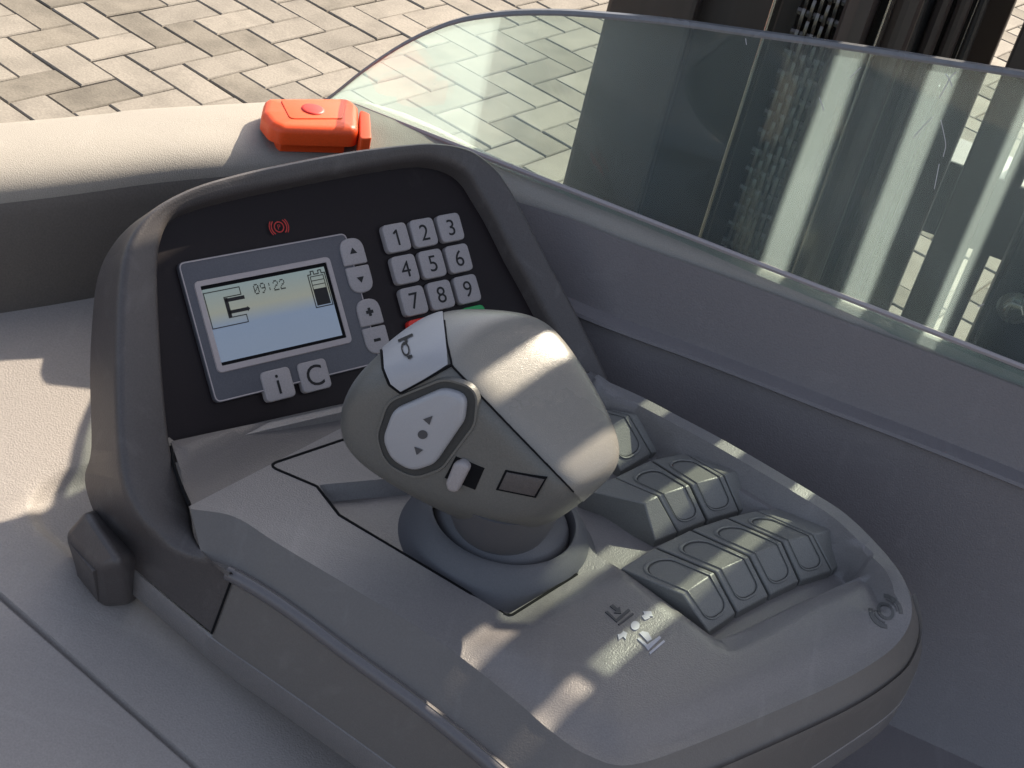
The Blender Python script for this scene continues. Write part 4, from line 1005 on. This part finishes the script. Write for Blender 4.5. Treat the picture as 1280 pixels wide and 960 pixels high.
def fmark(name, polys, par, mat=M['markdark'], z=.0049):
    mesh_obj(name, *join([flat2(f2(p), FF, z) for p in polys])[:2], mat, par, smooth=None)
fmark('rocker_marks', [[(534, 519), (546, 514.5), (542, 526)], [(523, 553), (534, 557), (526, 563.5)], [(533.5 + 6.2 * math.cos(a), 538 + 5.6 * math.sin(a)) for a in aa]], rk)
# thumb slider and blank cover
sw = f2([(570, 570), (606, 585), (594, 612), (556, 597)])
mesh_obj('slider_well', *pad(sw, FF, .0004, .0002, -.004), M['gap'], lever, smooth=None)
sl2 = round_poly(f2([(570, 576), (580, 572), (591, 580), (574, 613), (562, 610), (560, 600)]), .0025, 4)
mesh_obj('thumb_slider', *pad(sl2, FF, .0040, .0018, -.002), M['key'], lever, smooth=45)
bc2 = f2([(632, 587), (684, 597), (670, 622), (620, 612)])
mesh_obj('blank_gap', *pad(bc2, FF, .0004, .0, -.004), M['gap'], lever, smooth=None)
mesh_obj('blank_cover', *pad(f2([(634, 589.5), (681, 598.5), (668.5, 619.5), (624, 610.5)]), FF, .0009, .0003, -.003), M['bezel'], lever, smooth=45)
# horn symbol on the horn button
hp = [[(499.5, 428.5), (517.5, 420.5), (518.5, 423), (500.5, 431)], [(507, 427), (511, 425.3), (511.5, 431), (508.5, 432.5)], [(511, 449), (517, 446.5), (518, 449), (513, 452)]]
hr = [(509 + 5.2 * k_ * math.cos(a_) + 1.2 * math.sin(a_), 440 + 9 * k_ * math.sin(a_)) for k_ in (1, .68) for a_ in np.linspace(0, 2 * math.pi, 15)[:-1]]
hp += [[hr[i_], hr[(i_ + 1) % 14], hr[14 + (i_ + 1) % 14], hr[14 + i_]] for i_ in range(14)]
ps = []
for P in hp:
    H = [h for h in (hit(x, y, grip_bvh) for x, y in P) if h]
    if len(H) > 2: ps.append(([h[0] + h[1] * .0017 for h in H], [tuple(range(len(H)))]))
mesh_obj('horn_symbol', *join(ps)[:2], M['glyph'], horn, smooth=None)

# ------------------------------------------------------------------ red emergency switch on the hood
eo = onz(392, 186, ZW)
es = empty('emergency_switch', eo, 'red emergency switch with a round centre cap on the sunlit hood', 'switch')
ZE = ZW + .0115
def e3(px, z): return onz(px[0], px[1], z)
top_q = [(331, 121), (436, 121), (449, 131), (449, 159), (443, 162), (352, 159), (338, 153), (327, 139)]
tq = np.array([e3(p, ZE) for p in top_q]); tc_ = tq.mean(0)
t2 = round_poly(tq[:, :2] - tc_[:2], .007, 6)
EF = (np.array([tc_[0], tc_[1], ZW]), LX, LY, Z3)
mesh_obj('cap', *pad(t2, EF, .0117, .0045, .001, .0006), M['red'], es, smooth=50)
mesh_obj('cap_face', *pad(round_poly(np.array([e3(p, ZE)[:2] - tc_[:2] for p in [(350, 126), (432, 127), (428, 150), (362, 150)]]), .003, 4), EF, .0125, .0006, .010), M['red'], es, smooth=50)
mesh_obj('base', *pad(inset(t2, .006), EF, .006, .001, -.006), M['red'], es, smooth=50)
cc = e3((391, 138), ZE + .0005); mesh_obj('center_cap', *lathe([(.0001, .0013), (.0050, .0013), (.0062, .0010), (.0068, -.0004)], cc, LX, LY, Z3, 32), M['redkey'], es, smooth=60)
hl = [e3(p, ZW + .007) for p in [(449, 140), (462, 146), (464, 176), (449, 178)]]
h2 = round_poly(np.array(hl)[:, :2] - tc_[:2], .002, 4); mesh_obj('hinge', *pad(h2, EF, .009, .001, -.004), M['red'], es, smooth=50)
